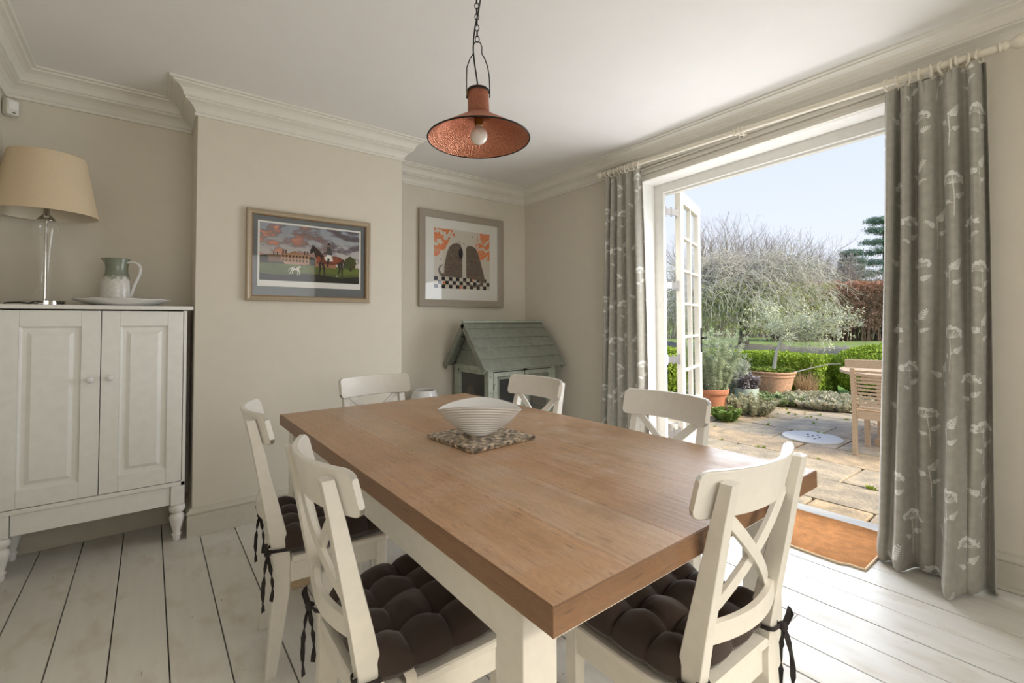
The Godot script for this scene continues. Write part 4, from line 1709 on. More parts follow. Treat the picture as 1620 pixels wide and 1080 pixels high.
func horse_print() -> ImageTexture:
	var w := 768
	var h := 460
	var im := Image.create(w, h, false, Image.FORMAT_RGB8)
	var cl := field(w, h, 0.011, 81, 2, 1, 6)
	var tn := field(w, h, 0.006, 82, 1, 1, 4)
	for y in h:
		for x in w:
			var c: Color
			if y < 320:
				var k := y / 320.0
				c = Color(0.56, 0.59, 0.63).lerp(Color(0.78, 0.74, 0.70), k)
				var n := cl[y * w + x] / 255.0
				var warm := clampf(1.15 - x / 520.0 + 0.5 * (tn[y * w + x] / 255.0 - 0.5), 0, 1)
				var cloud := Color(0.33, 0.30, 0.32).lerp(Color(0.84, 0.56, 0.45), warm * clampf((n - 0.42) * 4.0, 0, 1))
				c = c.lerp(cloud, clampf((n - 0.43 + 0.10 * (1.0 - k)) * 4.0, 0, 1) * (1.0 - 0.3 * k))
			else:
				var k := (y - 320) / 140.0
				c = Color(0.40, 0.45, 0.17).lerp(Color(0.16, 0.20, 0.07), clampf(k * 1.5 - 0.5, 0, 1))
				c *= 0.9 + 0.3 * (cl[y * w + x] / 255.0 - 0.5)
				if y > 402 + 10.0 * sin(x * 0.013) + 14.0 * (tn[y * w + x] / 255.0 - 0.5):
					c = Color(0.075, 0.085, 0.04)
			im.set_pixel(x, y, c)
	# dark trees, mansion with wings, chimneys, pediment and window rows
	var tree := Color(0.13, 0.13, 0.08)
	fill_poly(im, pv([0, 262, 40, 255, 90, 270, 150, 282, 180, 322, 0, 322]), tree)
	fill_poly(im, pv([330, 285, 372, 250, 410, 262, 420, 322, 330, 322]), tree)
	var stone := Color(0.66, 0.50, 0.38)
	var dark := Color(0.25, 0.18, 0.14)
	fill_poly(im, pv([60, 250, 150, 250, 150, 310, 60, 310]), Color(0.45, 0.33, 0.26))
	fill_poly(im, pv([150, 230, 360, 236, 360, 318, 150, 305]), stone)
	fill_poly(im, pv([205, 232, 250, 208, 296, 234]), Color(0.60, 0.44, 0.33))
	for x in [160, 180, 318, 340]:
		fill_poly(im, pv([x, 205, x + 12, 205, x + 12, 236, x, 236]), Color(0.36, 0.26, 0.20))
	for x in [95, 120]:
		fill_poly(im, pv([x, 226, x + 8, 226, x + 8, 252, x, 252]), dark)
	for r in 2:
		for i in 8:
			var x := 158 + i * 25
			var y := 246 + r * 33
			fill_poly(im, pv([x, y, x + 13, y, x + 13, y + 20, x, y + 20]), dark)
	fill_poly(im, pv([405, 268, 570, 275, 570, 335, 405, 325]), Color(0.62, 0.44, 0.33))
	for i in 7:
		var x := 415 + i * 22
		fill_poly(im, pv([x, 285, x + 9, 285, x + 9, 305, x, 305]), dark)
	for k in 40:
		disc(im, 690 + 42 * cos(k * 2.4) * sqrt(k / 40.0), 282 + 52 * sin(k * 2.4) * sqrt(k / 40.0), 16, 14, Color(0.20 + 0.02 * (k % 5), 0.23 + 0.02 * (k % 4), 0.09))
	fill_poly(im, pv([686, 320, 698, 320, 698, 352, 686, 352]), tree)
	# horse
	var bay := Color(0.42, 0.19, 0.11)
	var bl := Color(0.10, 0.065, 0.05)
	fill_poly(im, pv([412, 262, 440, 236, 470, 228, 520, 236, 560, 228, 600, 232, 622, 246, 630, 280, 618, 300, 585, 296, 540, 305, 490, 300, 450, 302, 428, 292]), bay)
	fill_poly(im, pv([470, 230, 440, 190, 402, 160, 384, 158, 376, 170, 392, 196, 402, 232, 418, 270, 450, 290]), Color(0.20, 0.10, 0.07))
	fill_poly(im, pv([386, 158, 372, 178, 364, 210, 372, 222, 384, 216, 396, 196, 408, 180, 402, 162]), bl)
	fill_poly(im, pv([384, 160, 376, 142, 390, 152]), bl)
	fill_poly(im, pv([394, 160, 396, 142, 402, 156]), bl)
	disc(im, 560, 262, 40, 26, Color(0.53, 0.26, 0.15))
	disc(im, 432, 262, 18, 26, Color(0.56, 0.27, 0.17))
	for q in [[440, 290, 446, 340, 436, 392], [462, 290, 476, 340, 480, 392], [592, 284, 604, 340, 584, 396], [616, 276, 622, 340, 622, 404]]:
		stroke(im, pv(q), 22, 8, bl)
	for q in [[436, 394], [480, 394], [582, 398], [622, 406]]:
		disc(im, q[0], q[1], 8, 5, Color(0.85, 0.80, 0.74) if q[0] == 582 else bl)
	stroke(im, pv([628, 250, 642, 290, 640, 330]), 14, 5, bl)
	# saddle cloth and rider
	fill_poly(im, pv([476, 236, 540, 232, 548, 272, 500, 278, 480, 262]), Color(0.86, 0.84, 0.80))
	fill_poly(im, pv([496, 152, 522, 148, 536, 180, 540, 232, 500, 236, 498, 196]), Color(0.26, 0.27, 0.26))
	stroke(im, pv([514, 166, 500, 200, 470, 210]), 14, 8, Color(0.22, 0.23, 0.22))
	fill_poly(im, pv([500, 218, 536, 222, 522, 262, 498, 268, 490, 244]), Color(0.88, 0.86, 0.82))
	stroke(im, pv([512, 250, 506, 290, 504, 318]), 18, 10, Color(0.07, 0.06, 0.06))
	fill_poly(im, pv([494, 316, 514, 312, 512, 322, 492, 324]), Color(0.07, 0.06, 0.06))
	disc(im, 512, 136, 10, 13, Color(0.70, 0.50, 0.40))
	disc(im, 514, 127, 13, 11, Color(0.07, 0.07, 0.08))
	# spotted dog
	var wh := Color(0.84, 0.82, 0.78)
	fill_poly(im, pv([222, 348, 250, 338, 276, 344, 284, 362, 262, 368, 236, 366]), wh)
	stroke(im, pv([274, 350, 288, 338, 298, 328]), 14, 9, wh)
	disc(im, 298, 325, 9, 7, Color(0.16, 0.13, 0.12))
	stroke(im, pv([298, 326, 310, 322]), 7, 5, Color(0.18, 0.15, 0.14))
	for q in [[232, 360, 222, 382, 210, 402], [240, 364, 236, 384, 230, 400], [272, 362, 276, 386, 270, 408], [278, 360, 288, 384, 284, 406]]:
		stroke(im, pv(q), 9, 4, wh)
	stroke(im, pv([224, 350, 208, 366, 204, 380]), 5, 3, wh)
	disc(im, 256, 346, 10, 6, Color(0.16, 0.13, 0.12))
	disc(im, 240, 352, 4, 3, Color(0.16, 0.13, 0.12))
	return ImageTexture.create_from_image(im)

func rounded_print() -> ImageTexture:
	var w := 640
	var h := 640
	var im := Image.create(w, h, false, Image.FORMAT_RGB8)
	var ns := field(w, h, 0.011, 91, 1, 1, 5)
	var fur := field(w, h, 0.06, 92, 1, 1, 3)
	im.fill(Color(0.80, 0.77, 0.71))
	for y in h:
		for x in w:
			var n := ns[y * w + x] / 255.0
			var c := im.get_pixel(x, y)
			if y < 300 and n > 0.40 and ((x < 150 + 60 * (1.0 - y / 150.0) and x + y < 330) or (x > 500 - 0.25 * y + 60 * (n - 0.5) and y < 300 and x > 470)):
				c = Color(0.86, 0.50, 0.30).lerp(Color(0.80, 0.62, 0.50), clampf((n - 0.62) * 4.0, 0, 1))
			im.set_pixel(x, y, c)
	for q in [[182, 52], [214, 44], [216, 60]]:
		disc(im, q[0], q[1], 10, 9, Color(0.84, 0.48, 0.30))
	for q in [[430, 50], [158, 100], [70, 330]]:
		disc(im, q[0], q[1], 9, 8, Color(0.50, 0.46, 0.43))
	# chequered strip
	var cell := 40.0
	for r in 3:
		for i in 16:
			if (r + i) % 2 == 0:
				fill_poly(im, pv([i * cell, 516 + r * 41, (i + 1) * cell - 1, 516 + r * 41, (i + 1) * cell - 1, 556 + r * 41, i * cell, 556 + r * 41]), Color(0.10, 0.10, 0.115))
	for q in [[92, 570], [420, 520], [280, 612]]:
		disc(im, q[0] + 14, q[1] + 10, 14, 18, Color(0.85, 0.50, 0.32))
	# two rounded furry shapes with tails
	var left := pv([105, 512, 112, 380, 140, 250, 165, 190, 205, 150, 250, 138, 290, 150, 308, 190, 312, 330, 312, 516])
	var right := pv([358, 516, 356, 190, 372, 160, 420, 150, 470, 176, 500, 230, 530, 330, 570, 470, 580, 540, 560, 560, 480, 530])
	var body := Color(0.40, 0.345, 0.295)
	fill_poly(im, left, body)
	fill_poly(im, right, body)
	stroke(im, pv([110, 500, 70, 492, 52, 450, 60, 410, 88, 390]), 34, 10, body)
	stroke(im, pv([570, 530, 530, 585, 450, 606, 370, 585, 335, 545]), 32, 12, body)
	for k in 900:
		var p := Vector2(rr(105, 580), rr(140, 560))
		var inside := Geometry2D.is_point_in_polygon(p, PackedVector2Array(left)) or Geometry2D.is_point_in_polygon(p, PackedVector2Array(right))
		if inside:
			var a := fur[int(p.y) * w + int(p.x)] / 255.0 * 12.0
			stroke(im, [p, p + Vector2(cos(a), sin(a)) * 13.0, p + Vector2(cos(a + 0.7), sin(a + 0.7)) * 22.0], 2.2, 1.0, [Color(0.58, 0.51, 0.44), Color(0.24, 0.20, 0.17), Color(0.50, 0.43, 0.36)][k % 3])
	disc(im, 296, 250, 24, 62, Color(0.08, 0.08, 0.085))
	stroke(im, pv([270, 128, 282, 120, 290, 140]), 6, 3, Color(0.12, 0.11, 0.10))
	stroke(im, pv([318, 142, 330, 132, 342, 150]), 6, 3, Color(0.12, 0.11, 0.10))
	return ImageTexture.create_from_image(im)

func picture(called: String, label: String, lo: Vector3, hi: Vector3, fw: float, depth: float, fm: Material, mount: Material, window: Array, art: Texture2D, border: Array) -> Node3D:
	# lo and hi are opposite corners on the wall plane; the picture faces +z
	var t := thing(called, label, "picture", Vector3((lo.x + hi.x) / 2, lo.y, lo.z))
	var w := hi.x - lo.x
	var h := hi.y - lo.y
	var mb := MB.new()
	# mitred moulding
	var ring := [[0.0, 0.0], [0.0, depth], [0.004, depth + 0.003], [fw * 0.35, depth + 0.004], [fw * 0.55, depth + 0.001], [fw * 0.85, depth - 0.001], [fw, depth - 0.006], [fw, depth - 0.014]]
	for k in ring.size() - 1:
		for i in 4:
			var c := []
			for e in [[k, i], [k, (i + 1) % 4], [k + 1, (i + 1) % 4], [k + 1, i]]:
				var o: float = ring[e[0]][0]
				var sx := -1.0 if e[1] == 0 or e[1] == 3 else 1.0
				var sy := 0.0 if e[1] < 2 else 1.0
				c.append(Vector3(sx * (w / 2 - o), o + sy * (h - 2 * o), ring[e[0]][1]))
			mb.quad(c[0], c[1], c[2], c[3])
	obj("frame", mb, fm, t)
	mb = MB.new()
	var z := depth - 0.016
	var a := window
	# the mount is a board with a bevelled window
	var xs := [-w / 2 + fw * 0.5, a[0], a[1], w / 2 - fw * 0.5]
	var ys := [fw * 0.5, a[2], a[3], h - fw * 0.5]
	for q in [[0, 3, 0, 1], [0, 3, 2, 3], [0, 1, 1, 2], [2, 3, 1, 2]]:
		mb.quad(Vector3(xs[q[0]], ys[q[2]], z), Vector3(xs[q[1]], ys[q[2]], z), Vector3(xs[q[1]], ys[q[3]], z), Vector3(xs[q[0]], ys[q[3]], z))
	var bz := z - 0.003
	var b := 0.0025
	mb.quad(Vector3(a[0], a[2], z), Vector3(a[1], a[2], z), Vector3(a[1] - b, a[2] + b, bz), Vector3(a[0] + b, a[2] + b, bz))
	mb.quad(Vector3(a[1], a[3], z), Vector3(a[0], a[3], z), Vector3(a[0] + b, a[3] - b, bz), Vector3(a[1] - b, a[3] - b, bz))
	mb.quad(Vector3(a[0], a[3], z), Vector3(a[0], a[2], z), Vector3(a[0] + b, a[2] + b, bz), Vector3(a[0] + b, a[3] - b, bz))
	mb.quad(Vector3(a[1], a[2], z), Vector3(a[1], a[3], z), Vector3(a[1] - b, a[3] - b, bz), Vector3(a[1] - b, a[2] + b, bz))
	obj("mount", mb, mount, t)
	mb = MB.new()
	mb.box(Vector3(a[0] - 0.01, a[2] - 0.01, bz - 0.003), Vector3(a[1] + 0.01, a[3] + 0.01, bz), 0.0)
	obj("print_paper", mb, M.white_mount, t)
	mb = MB.new()
	var pz := bz + 0.0006
	mb.quad(Vector3(a[0] + border[0], a[2] + border[1], pz), Vector3(a[1] - border[0], a[2] + border[1], pz), Vector3(a[1] - border[0], a[3] - border[2], pz), Vector3(a[0] + border[0], a[3] - border[2], pz), [Vector2(0, 1), Vector2(1, 1), Vector2(1, 0), Vector2(0, 0)])
	var am := mat(called + "_print", Color.WHITE, 0.8)
	am.albedo_texture = art
	obj("print", mb, am, t)
	mb = MB.new()
	mb.quad(Vector3(-w / 2 + fw * 0.6, fw * 0.6, depth - 0.011), Vector3(w / 2 - fw * 0.6, fw * 0.6, depth - 0.011), Vector3(w / 2 - fw * 0.6, h - fw * 0.6, depth - 0.011), Vector3(-w / 2 + fw * 0.6, h - fw * 0.6, depth - 0.011))
	obj("glass", mb, M.picture_glass, t)
	return t

func build_pictures() -> void:
	var p := picture("horse_picture", "framed print of a rider on a bay horse before a mansion, on the chimney breast", Vector3(0.447, 1.318, CHIMNEY), Vector3(1.203, 1.874, CHIMNEY), 0.030, 0.024, M.silver_frame, M.grey_mount, [-0.318, 0.318, 0.088, 0.495], horse_print(), [0.013, 0.040, 0.014])
	var mb := MB.new()
	for q in [[-0.349, 0.349, 0.029, 0.034], [-0.349, 0.349, 0.522, 0.527], [-0.349, -0.344, 0.029, 0.527], [0.344, 0.349, 0.029, 0.527]]:
		mb.box(Vector3(q[0], q[2], 0.006), Vector3(q[1], q[3], 0.0175), 0.001)
	obj("gilt_slip", mb, M.gilt_slip, p)
	picture("rounded_shapes_picture", "square framed print of two rounded furry shapes over a chequered strip", Vector3(1.812, 1.320, WALL_BACK), Vector3(2.712, 2.166, WALL_BACK), 0.062, 0.030, M.limed_frame, M.white_mount, [-0.302, 0.300, 0.160, 0.700], rounded_print(), [0.004, 0.004, 0.004])

# ---------------------------------------------------------------- copper pendant
func build_pendant() -> void:
	var t := thing("pendant_lamp", "hammered copper pendant lamp with a white globe bulb, on a chain over the table", "pendant lamp", Vector3(1.002, 1.897, -1.49))
	t.rotation_degrees = Vector3(-1.0, -38, 1.0)
	var mb := MB.new()
	mb.lathe([Vector2(0.1975, 0.0), Vector2(0.198, 0.003), Vector2(0.12, 0.052), Vector2(0.052, 0.094), Vector2(0.044, 0.100), Vector2(0.043, 0.106)], Vector3.ZERO, 72)
	obj("shade", mb, M.aged_copper, t)
	mb = MB.new()
	mb.lathe([Vector2(0.041, 0.104), Vector2(0.041, 0.100), Vector2(0.05, 0.092), Vector2(0.12, 0.049), Vector2(0.196, 0.0), Vector2(0.1975, 0.0)], Vector3.ZERO, 72)
	obj("shade_lining", mb, M.copper, t)
	mb = MB.new()
	var rim := []
	for i in 72:
		rim.append(Vector3(0.1975 * cos(TAU * i / 72), 0.001, 0.1975 * sin(TAU * i / 72)))
	mb.tube(rim, 0.0030, 8, true)
	obj("rolled_rim", mb, M.iron, t)
	mb = MB.new()
	mb.lathe([Vector2(0.041, 0.100), Vector2(0.042, 0.100), Vector2(0.0425, 0.104), Vector2(0.0405, 0.186), Vector2(0.0405, 0.186), Vector2(0.042, 0.188), Vector2(0.042, 0.196), Vector2(0.040, 0.198), Vector2(0.012, 0.201), Vector2(0, 0.201)], Vector3.ZERO, 40)
	obj("neck", mb, M.aged_copper, t)
	mb = MB.new()
	mb.lathe([Vector2(0.0425, 0.186), Vector2(0.044, 0.187), Vector2(0.044, 0.194), Vector2(0.0425, 0.195)], Vector3.ZERO, 40)
	obj("band", mb, M.iron, t)
	mb = MB.new()
	var seg := PackedVector3Array()
	for r in 2:
		for i in 9:
			var a := deg_to_rad(150.0 + 9.0 * i)
			seg.append(Vector3(0.0462 * cos(a), 0.170 + 0.020 * r, 0.0462 * sin(a)))
	mb.grid(seg, 2, 9)
	obj("brass_plate", mb, M.brass, t)
	mb = MB.new()
	mb.lathe([Vector2(0.0, 0.052), Vector2(0.014, 0.052), Vector2(0.017, 0.056), Vector2(0.017, 0.10), Vector2(0, 0.102)], Vector3.ZERO, 20)
	obj("lamp_holder", mb, M.brass, t)
	mb = MB.new()
	var bulb := [Vector2(0, -0.019)]
	for i in range(1, 15):
		var a := -PI / 2 + PI * i / 16.5
		bulb.append(Vector2(0.0335 * cos(a), 0.0145 + 0.0335 * sin(a)))
	bulb.append(Vector2(0.013, 0.052))
	mb.lathe(bulb, Vector3.ZERO, 28)
	var bm := mat("bulb_glass", Color(0.93, 0.92, 0.90), 0.15)
	bm.subsurf_scatter_enabled = true
	bm.subsurf_scatter_strength = 0.2
	obj("bulb", mb, bm, t)
	# wire bail
	mb = MB.new()
	var half := []
	for q in [[0.045, 0.165], [0.0455, 0.20], [0.0445, 0.25], [0.039, 0.29], [0.027, 0.325], [0.018, 0.340], [0.0165, 0.352], [0.0175, 0.368], [0.012, 0.386], [0.004, 0.391]]:
		half.append(Vector3(q[0], q[1], 0))
	var wire := half.duplicate()
	for i in range(half.size() - 1, -1, -1):
		wire.append(Vector3(-half[i].x * (1.08 if half[i].y > 0.25 and half[i].y < 0.34 else 1.0), half[i].y, 0))
	mb.tube(wire, 0.0022, 8)
	obj("bail", mb, M.iron, t)
	# chain links up to the ceiling
	var top := ceil_y(-1.49) - 1.897
	var y := 0.388
	var k := 0
	while y < top - 0.02:
		mb = MB.new()
		var link := []
		var ax := Vector3.RIGHT if k % 2 == 0 else Vector3(0.25, 0, 1).normalized()
		for i in 16:
			var a := TAU * i / 16
			link.append(Vector3(0, y + 0.013 + 0.0135 * sin(a), 0) + ax * 0.0078 * cos(a))
		mb.tube(link, 0.0019, 6, true)
		obj("chain_link", mb, M.iron, t)
		y += 0.0226
		k += 1
	mb = MB.new()
	mb.tube([Vector3(0, 0.198, 0), Vector3(-0.004, 0.24, 0), Vector3(-0.012, 0.30, 0.004), Vector3(-0.016, 0.35, 0.006), Vector3(-0.014, 0.40, 0.006), Vector3(-0.006, 0.455, 0.007), Vector3(0.006, 0.50, 0.008), Vector3(0.016, 0.56, 0.006), Vector3(0.012, top, 0.0)], 0.0030, 8)
	obj("flex", mb, M.black_plastic, t)
	mb = MB.new()
	mb.lathe([Vector2(0, top - 0.03), Vector2(0.02, top - 0.028), Vector2(0.042, top - 0.012), Vector2(0.045, top + 0.004)], Vector3.ZERO, 28)
	obj("ceiling_rose", mb, M.white_plastic, t)

# ---------------------------------------------------------------- curtains
func cow_parsley() -> ImageTexture:
	var w := 768
	var im := Image.create(w, w, false, Image.FORMAT_RGB8)
	var weave := field(w, w, 0.3, 101, 1, 1, 2)
	var slub := field(w, w, 0.02, 102, 1, 1, 4)
	for y in w:
		for x in w:
			var k := 0.95 + 0.08 * (weave[y * w + x] / 255.0 - 0.5) + 0.10 * (slub[y * w + x] / 255.0 - 0.5)
			im.set_pixel(x, y, Color(0.715 * k, 0.70 * k, 0.655 * k))
	var pale := Color(0.90, 0.895, 0.87)
	var r2 := RandomNumberGenerator.new()
	r2.seed = 5
	# motifs in px: umbels and ferns on stems, kept inside the tile
	for q in [[110, 130, 0, 1.0], [300, 60, 1, 0.9], [500, 150, 0, 1.1], [670, 90, 1, 1.0], [210, 330, 0, 1.05], [400, 320, 1, 1.0], [610, 370, 0, 0.95], [90, 500, 1, 1.0], [310, 560, 0, 1.0], [490, 580, 1, 1.0], [680, 600, 0, 1.05]]:
		var x: float = q[0]
		var y: float = q[1]
		var s: float = q[3] * 1.42
		var ln := 118.0 * s
		stroke(im, [Vector2(x, y), Vector2(x + 4 * s, y + ln * 0.5), Vector2(x + 2 * s, y + ln)], 4.2, 2.4, pale)
		if q[2] == 0:
			for k in 11:
				var a := lerpf(-1.35, 1.35, k / 10.0) - PI / 2
				var ln2 := (36.0 - 5.0 * absf(k - 5.0) / 5.0) * s * r2.randf_range(0.8, 1.0)
				var e := Vector2(x, y + 12 * s) + Vector2(cos(a) * 1.15, sin(a) * 0.9) * ln2
				stroke(im, [Vector2(x, y + 14 * s), e], 2.2, 1.6, pale)
				for m in 6:
					disc(im, e.x + r2.randf_range(-6, 6) * s, e.y + r2.randf_range(-5, 5) * s, 4.0 * s, 3.4 * s, pale)
			fern(im, Vector2(x + 3, y + 62 * s), Vector2(0.86, -0.5), 40 * s, pale)
			fern(im, Vector2(x + 3, y + 76 * s), Vector2(-0.9, -0.4), 30 * s, pale)
		else:
			fern(im, Vector2(x, y + 24 * s), Vector2(0.55, -0.84), 58 * s, pale)
			fern(im, Vector2(x, y + 40 * s), Vector2(-0.85, -0.5), 46 * s, pale)
			fern(im, Vector2(x + 3, y + 66 * s), Vector2(0.9, -0.42), 36 * s, pale)
	return ImageTexture.create_from_image(im)

func fern(im: Image, at: Vector2, dir: Vector2, ln: float, c: Color) -> void:
	stroke(im, [at, at + dir * ln], 2.4, 1.5, c)
	for k in 7:
		var f := 0.22 + 0.76 * k / 6.0
		var p := at + dir * ln * f
		var r := ln * 0.27 * (1.12 - f * 0.75)
		for s in [-1.0, 1.0]:
			var d := dir.rotated(s * 0.95)
			var m := p + d * r * 0.6
			disc(im, m.x, m.y, r * 0.62, maxf(1.6, r * 0.22), c, d.angle())

# left and right are the plan of folds: the cloth runs from z0 to z1 (top) and b0 to b1 (bottom)
func curtain(called: String, label: String, z0: float, z1: float, b0: float, b1: float, folds: float, amp: float, flare: Array, top_y: Array, seedv: int, drop: float) -> void:
	var t := thing(called, label, "curtain")
	var cols := 151
	var rows := 100
	var r2 := RandomNumberGenerator.new()
	r2.seed = seedv
	var ph := []
	for i in 40:
		ph.append(r2.randf_range(-0.5, 0.5))
	var layers := []
	var P := PackedVector3Array()
	var uv := PackedVector2Array()
	for i in rows:
		var f := i / float(rows - 1)            # 0 at the top
		var arc := 0.0
		for j in cols:
			var s := j / float(cols - 1)
			var spread := pow(f, 1.3)
			var wob := 0.016 * sin(s * 9.0 + f * 2.4 + ph[1] * 6.0) * f + 0.010 * sin(s * 17.0 - f * 3.1)
			var z := lerpf(lerpf(z0, b0, spread), lerpf(z1, b1, spread), s + wob * 0.5)
			var fold := s * folds + 0.16 * sin(s * 7.0 + ph[2] * 5.0) + 0.10 * sin(f * 2.6 + s * 5.0) * f
			var id := int(floor(fold))
			var a: float = amp * (1.0 + 0.55 * ph[posmod(id, 40)]) * lerpf(0.62, 1.0, clampf(f * 5.0, 0, 1)) * lerpf(1.0, 0.72, smoothstep(0.4, 1.0, f))
			var wave := sin(fold * TAU)
			wave = signf(wave) * pow(absf(wave), 0.75)
			var x: float = 2.895 - a * wave
			# pencil pleats at the heading
			x += 0.008 * sin(s * folds * TAU * 3.0) * clampf(1.0 - f * 22.0, 0, 1)
			# folds gather into a few wide swells low down
			for q in flare:
				x -= q[1] * exp(-pow((s - q[0]) / q[2], 2.0)) * smoothstep(0.30, 1.0, f)
			x = minf(x, 2.978)
			var y: float = lerpf(top_y[0], top_y[1], s) - 0.012 * sin(s * folds * TAU + 0.6) * clampf(1.0 - f * 12.0, 0, 1)
			y = lerpf(y, drop, f)
			if f > 0.93:       # the surplus hem slumps and rolls under on the floor
				var g := (f - 0.93) / 0.07
				x -= 0.034 * sin(minf(g / 0.6, 1.0) * PI / 2) * (0.6 + 0.4 * sin(s * 11.0 + ph[4]))
				if g > 0.6:
					x += 0.062 * (g - 0.6) / 0.4
				y = lerpf(0.165, 0.008, minf(g / 0.78, 1.0))
				x = minf(x, 2.984)
			P.append(Vector3(x, maxf(y, 0.006), z))
			if j > 0:
				arc += P[i * cols + j].distance_to(P[i * cols + j - 1])
			uv.append(Vector2(arc, f * (lerpf(top_y[0], top_y[1], 0.5) - drop)))
	for i in rows:      # even cloth: every row has the same width of fabric
		var ln := maxf(uv[i * cols + cols - 1].x, 0.01)
		for j in cols:
			uv[i * cols + j] = Vector2(uv[i * cols + j].x / ln * folds * 0.150 / 0.70 + ph[5], uv[i * cols + j].y / 0.70 + ph[6])
	var mb := MB.new()
	mb.grid(P, rows, cols, false, uv, false)
	# lining just behind, joined by hem and selvedges
	var Q := PackedVector3Array()
	var nrm := mb.n
	for i in P.size():
		Q.append(P[i] - nrm[i] * 0.003)
	mb.grid(Q, rows, cols, false, uv, true)
	for i in rows - 1:
		for j in [0, cols - 1]:
			var a := P[i * cols + j]
			var b := P[(i + 1) * cols + j]
			var c := Q[(i + 1) * cols + j]
			var d := Q[i * cols + j]
			mb.quad(a, b, c, d)
	for j in cols - 1:
		for i in [0, rows - 1]:
			mb.quad(P[i * cols + j], P[i * cols + j + 1], Q[i * cols + j + 1], Q[i * cols + j])
	obj("cloth", mb, M.curtain_linen, t)
	# rings on the pole, each with its small eye
	var n := 9
	for i in n:
		var s := (i + 0.35) / n
		var z := lerpf(z0, z1, s)
		mb = MB.new()
		var ring := []
		var tilt: float = ph[10 + i] * 0.9
		var ax := Vector3(0.0, 0.0, 1.0).rotated(Vector3.UP, tilt).rotated(Vector3.RIGHT, ph[20 + i] * 0.4)
		var u := ax.cross(Vector3.UP).normalized()
		var w := u.cross(ax).normalized()
		for k in 24:
			var a := TAU * k / 24
			ring.append(Vector3(2.90, pole_y(z) - 0.010, z) + (u * cos(a) + w * sin(a)) * 0.0285)
		mb.tube(ring, 0.0052, 8, true)
		mb.tube([Vector3(2.90, pole_y(z) - 0.036, z), Vector3(2.90, pole_y(z) - 0.052, z)], 0.0025, 6)
		obj("ring", mb, M.pole_paint, t)

func pole_y(z: float) -> float:
	return 2.380 - 0.004 * (z + 2.48)

func build_curtains() -> void:
	mat("pole_paint", Color(0.89, 0.86, 0.79), 0.45)
	var m := mat("curtain_linen", Color.WHITE, 0.95)
	m.albedo_texture = cow_parsley()
	m.cull_mode = BaseMaterial3D.CULL_DISABLED
	m.backlight_enabled = true
	m.backlight = Color(0.40, 0.39, 0.36)
	m.rim_enabled = true
	m.rim = 0.3
	var t := thing("curtain_pole", "long cream wooden curtain pole with ball finials above the doorway", "curtain pole")
	var za := -2.475
	var zb := -0.262
	var mb := MB.new()
	mb.tube([Vector3(2.90, pole_y(za), za), Vector3(2.90, pole_y(-1.39), -1.39), Vector3(2.90, pole_y(zb), zb)], 0.0165, 20)
	obj("rod", mb, M.pole_paint, t)
	for e in [[za, -1.0], [zb, 1.0]]:
		mb = MB.new()
		var b := Basis(Vector3.RIGHT, PI / 2 * e[1])
		mb.lathe([Vector2(0, -0.004), Vector2(0.0215, -0.004), Vector2(0.023, 0.0), Vector2(0.0215, 0.005), Vector2(0.0185, 0.008), Vector2(0.0225, 0.013), Vector2(0.0225, 0.019), Vector2(0.016, 0.025), Vector2(0.0145, 0.030), Vector2(0.017, 0.034), Vector2(0.026, 0.044), Vector2(0.031, 0.058), Vector2(0.0295, 0.072), Vector2(0.022, 0.083), Vector2(0.010, 0.089), Vector2(0, 0.090)], Vector3(2.90, pole_y(e[0]), e[0]), 28, b)
		obj("finial", mb, M.pole_paint, t)
	for z in [-2.43, -1.395, -0.40]:
		mb = MB.new()
		mb.lathe([Vector2(0, 0), Vector2(0.032, 0), Vector2(0.034, 0.006), Vector2(0.024, 0.012), Vector2(0.014, 0.018), Vector2(0.013, 0.072), Vector2(0.016, 0.078), Vector2(0, 0.08)], Vector3(WALL_RIGHT, pole_y(z) - 0.004, z), 20, Basis(Vector3.BACK, PI / 2))
		var ring := []
		for k in 20:
			ring.append(Vector3(2.90 + 0.021 * cos(TAU * k / 20), pole_y(z) + 0.021 * sin(TAU * k / 20), z))
		mb.tube(ring, 0.0065, 8, true)
		if z == -1.395:      # joint with a screw block either side
			for dz in [-0.024, 0.024]:
				mb.lathe([Vector2(0, -0.006), Vector2(0.021, -0.006), Vector2(0.023, 0.0), Vector2(0.021, 0.006), Vector2(0, 0.006)], Vector3(2.90, pole_y(z), z + dz), 20, Basis(Vector3.RIGHT, PI / 2))
			mb.tube([Vector3(2.90, pole_y(z) - 0.02, z), Vector3(2.90, pole_y(z) - 0.046, z)], 0.004, 6)
		obj("bracket", mb, M.pole_paint, t)
	curtain("curtain", "long linen curtain printed with cow parsley, right of the doorway by the wall", -0.665, -0.300, -0.735, -0.320, 5.0, 0.043, [[0.24, 0.075, 0.13], [0.72, 0.205, 0.13], [0.98, 0.03, 0.06]], [2.325, 2.332], 3, 0.004)
	curtain("curtain", "long linen curtain printed with cow parsley, left of the doorway behind the table", -2.475, -2.130, -2.545, -2.075, 5.0, 0.034, [[0.25, 0.04, 0.13], [0.72, 0.05, 0.15]], [2.330, 2.322], 8, 0.004)

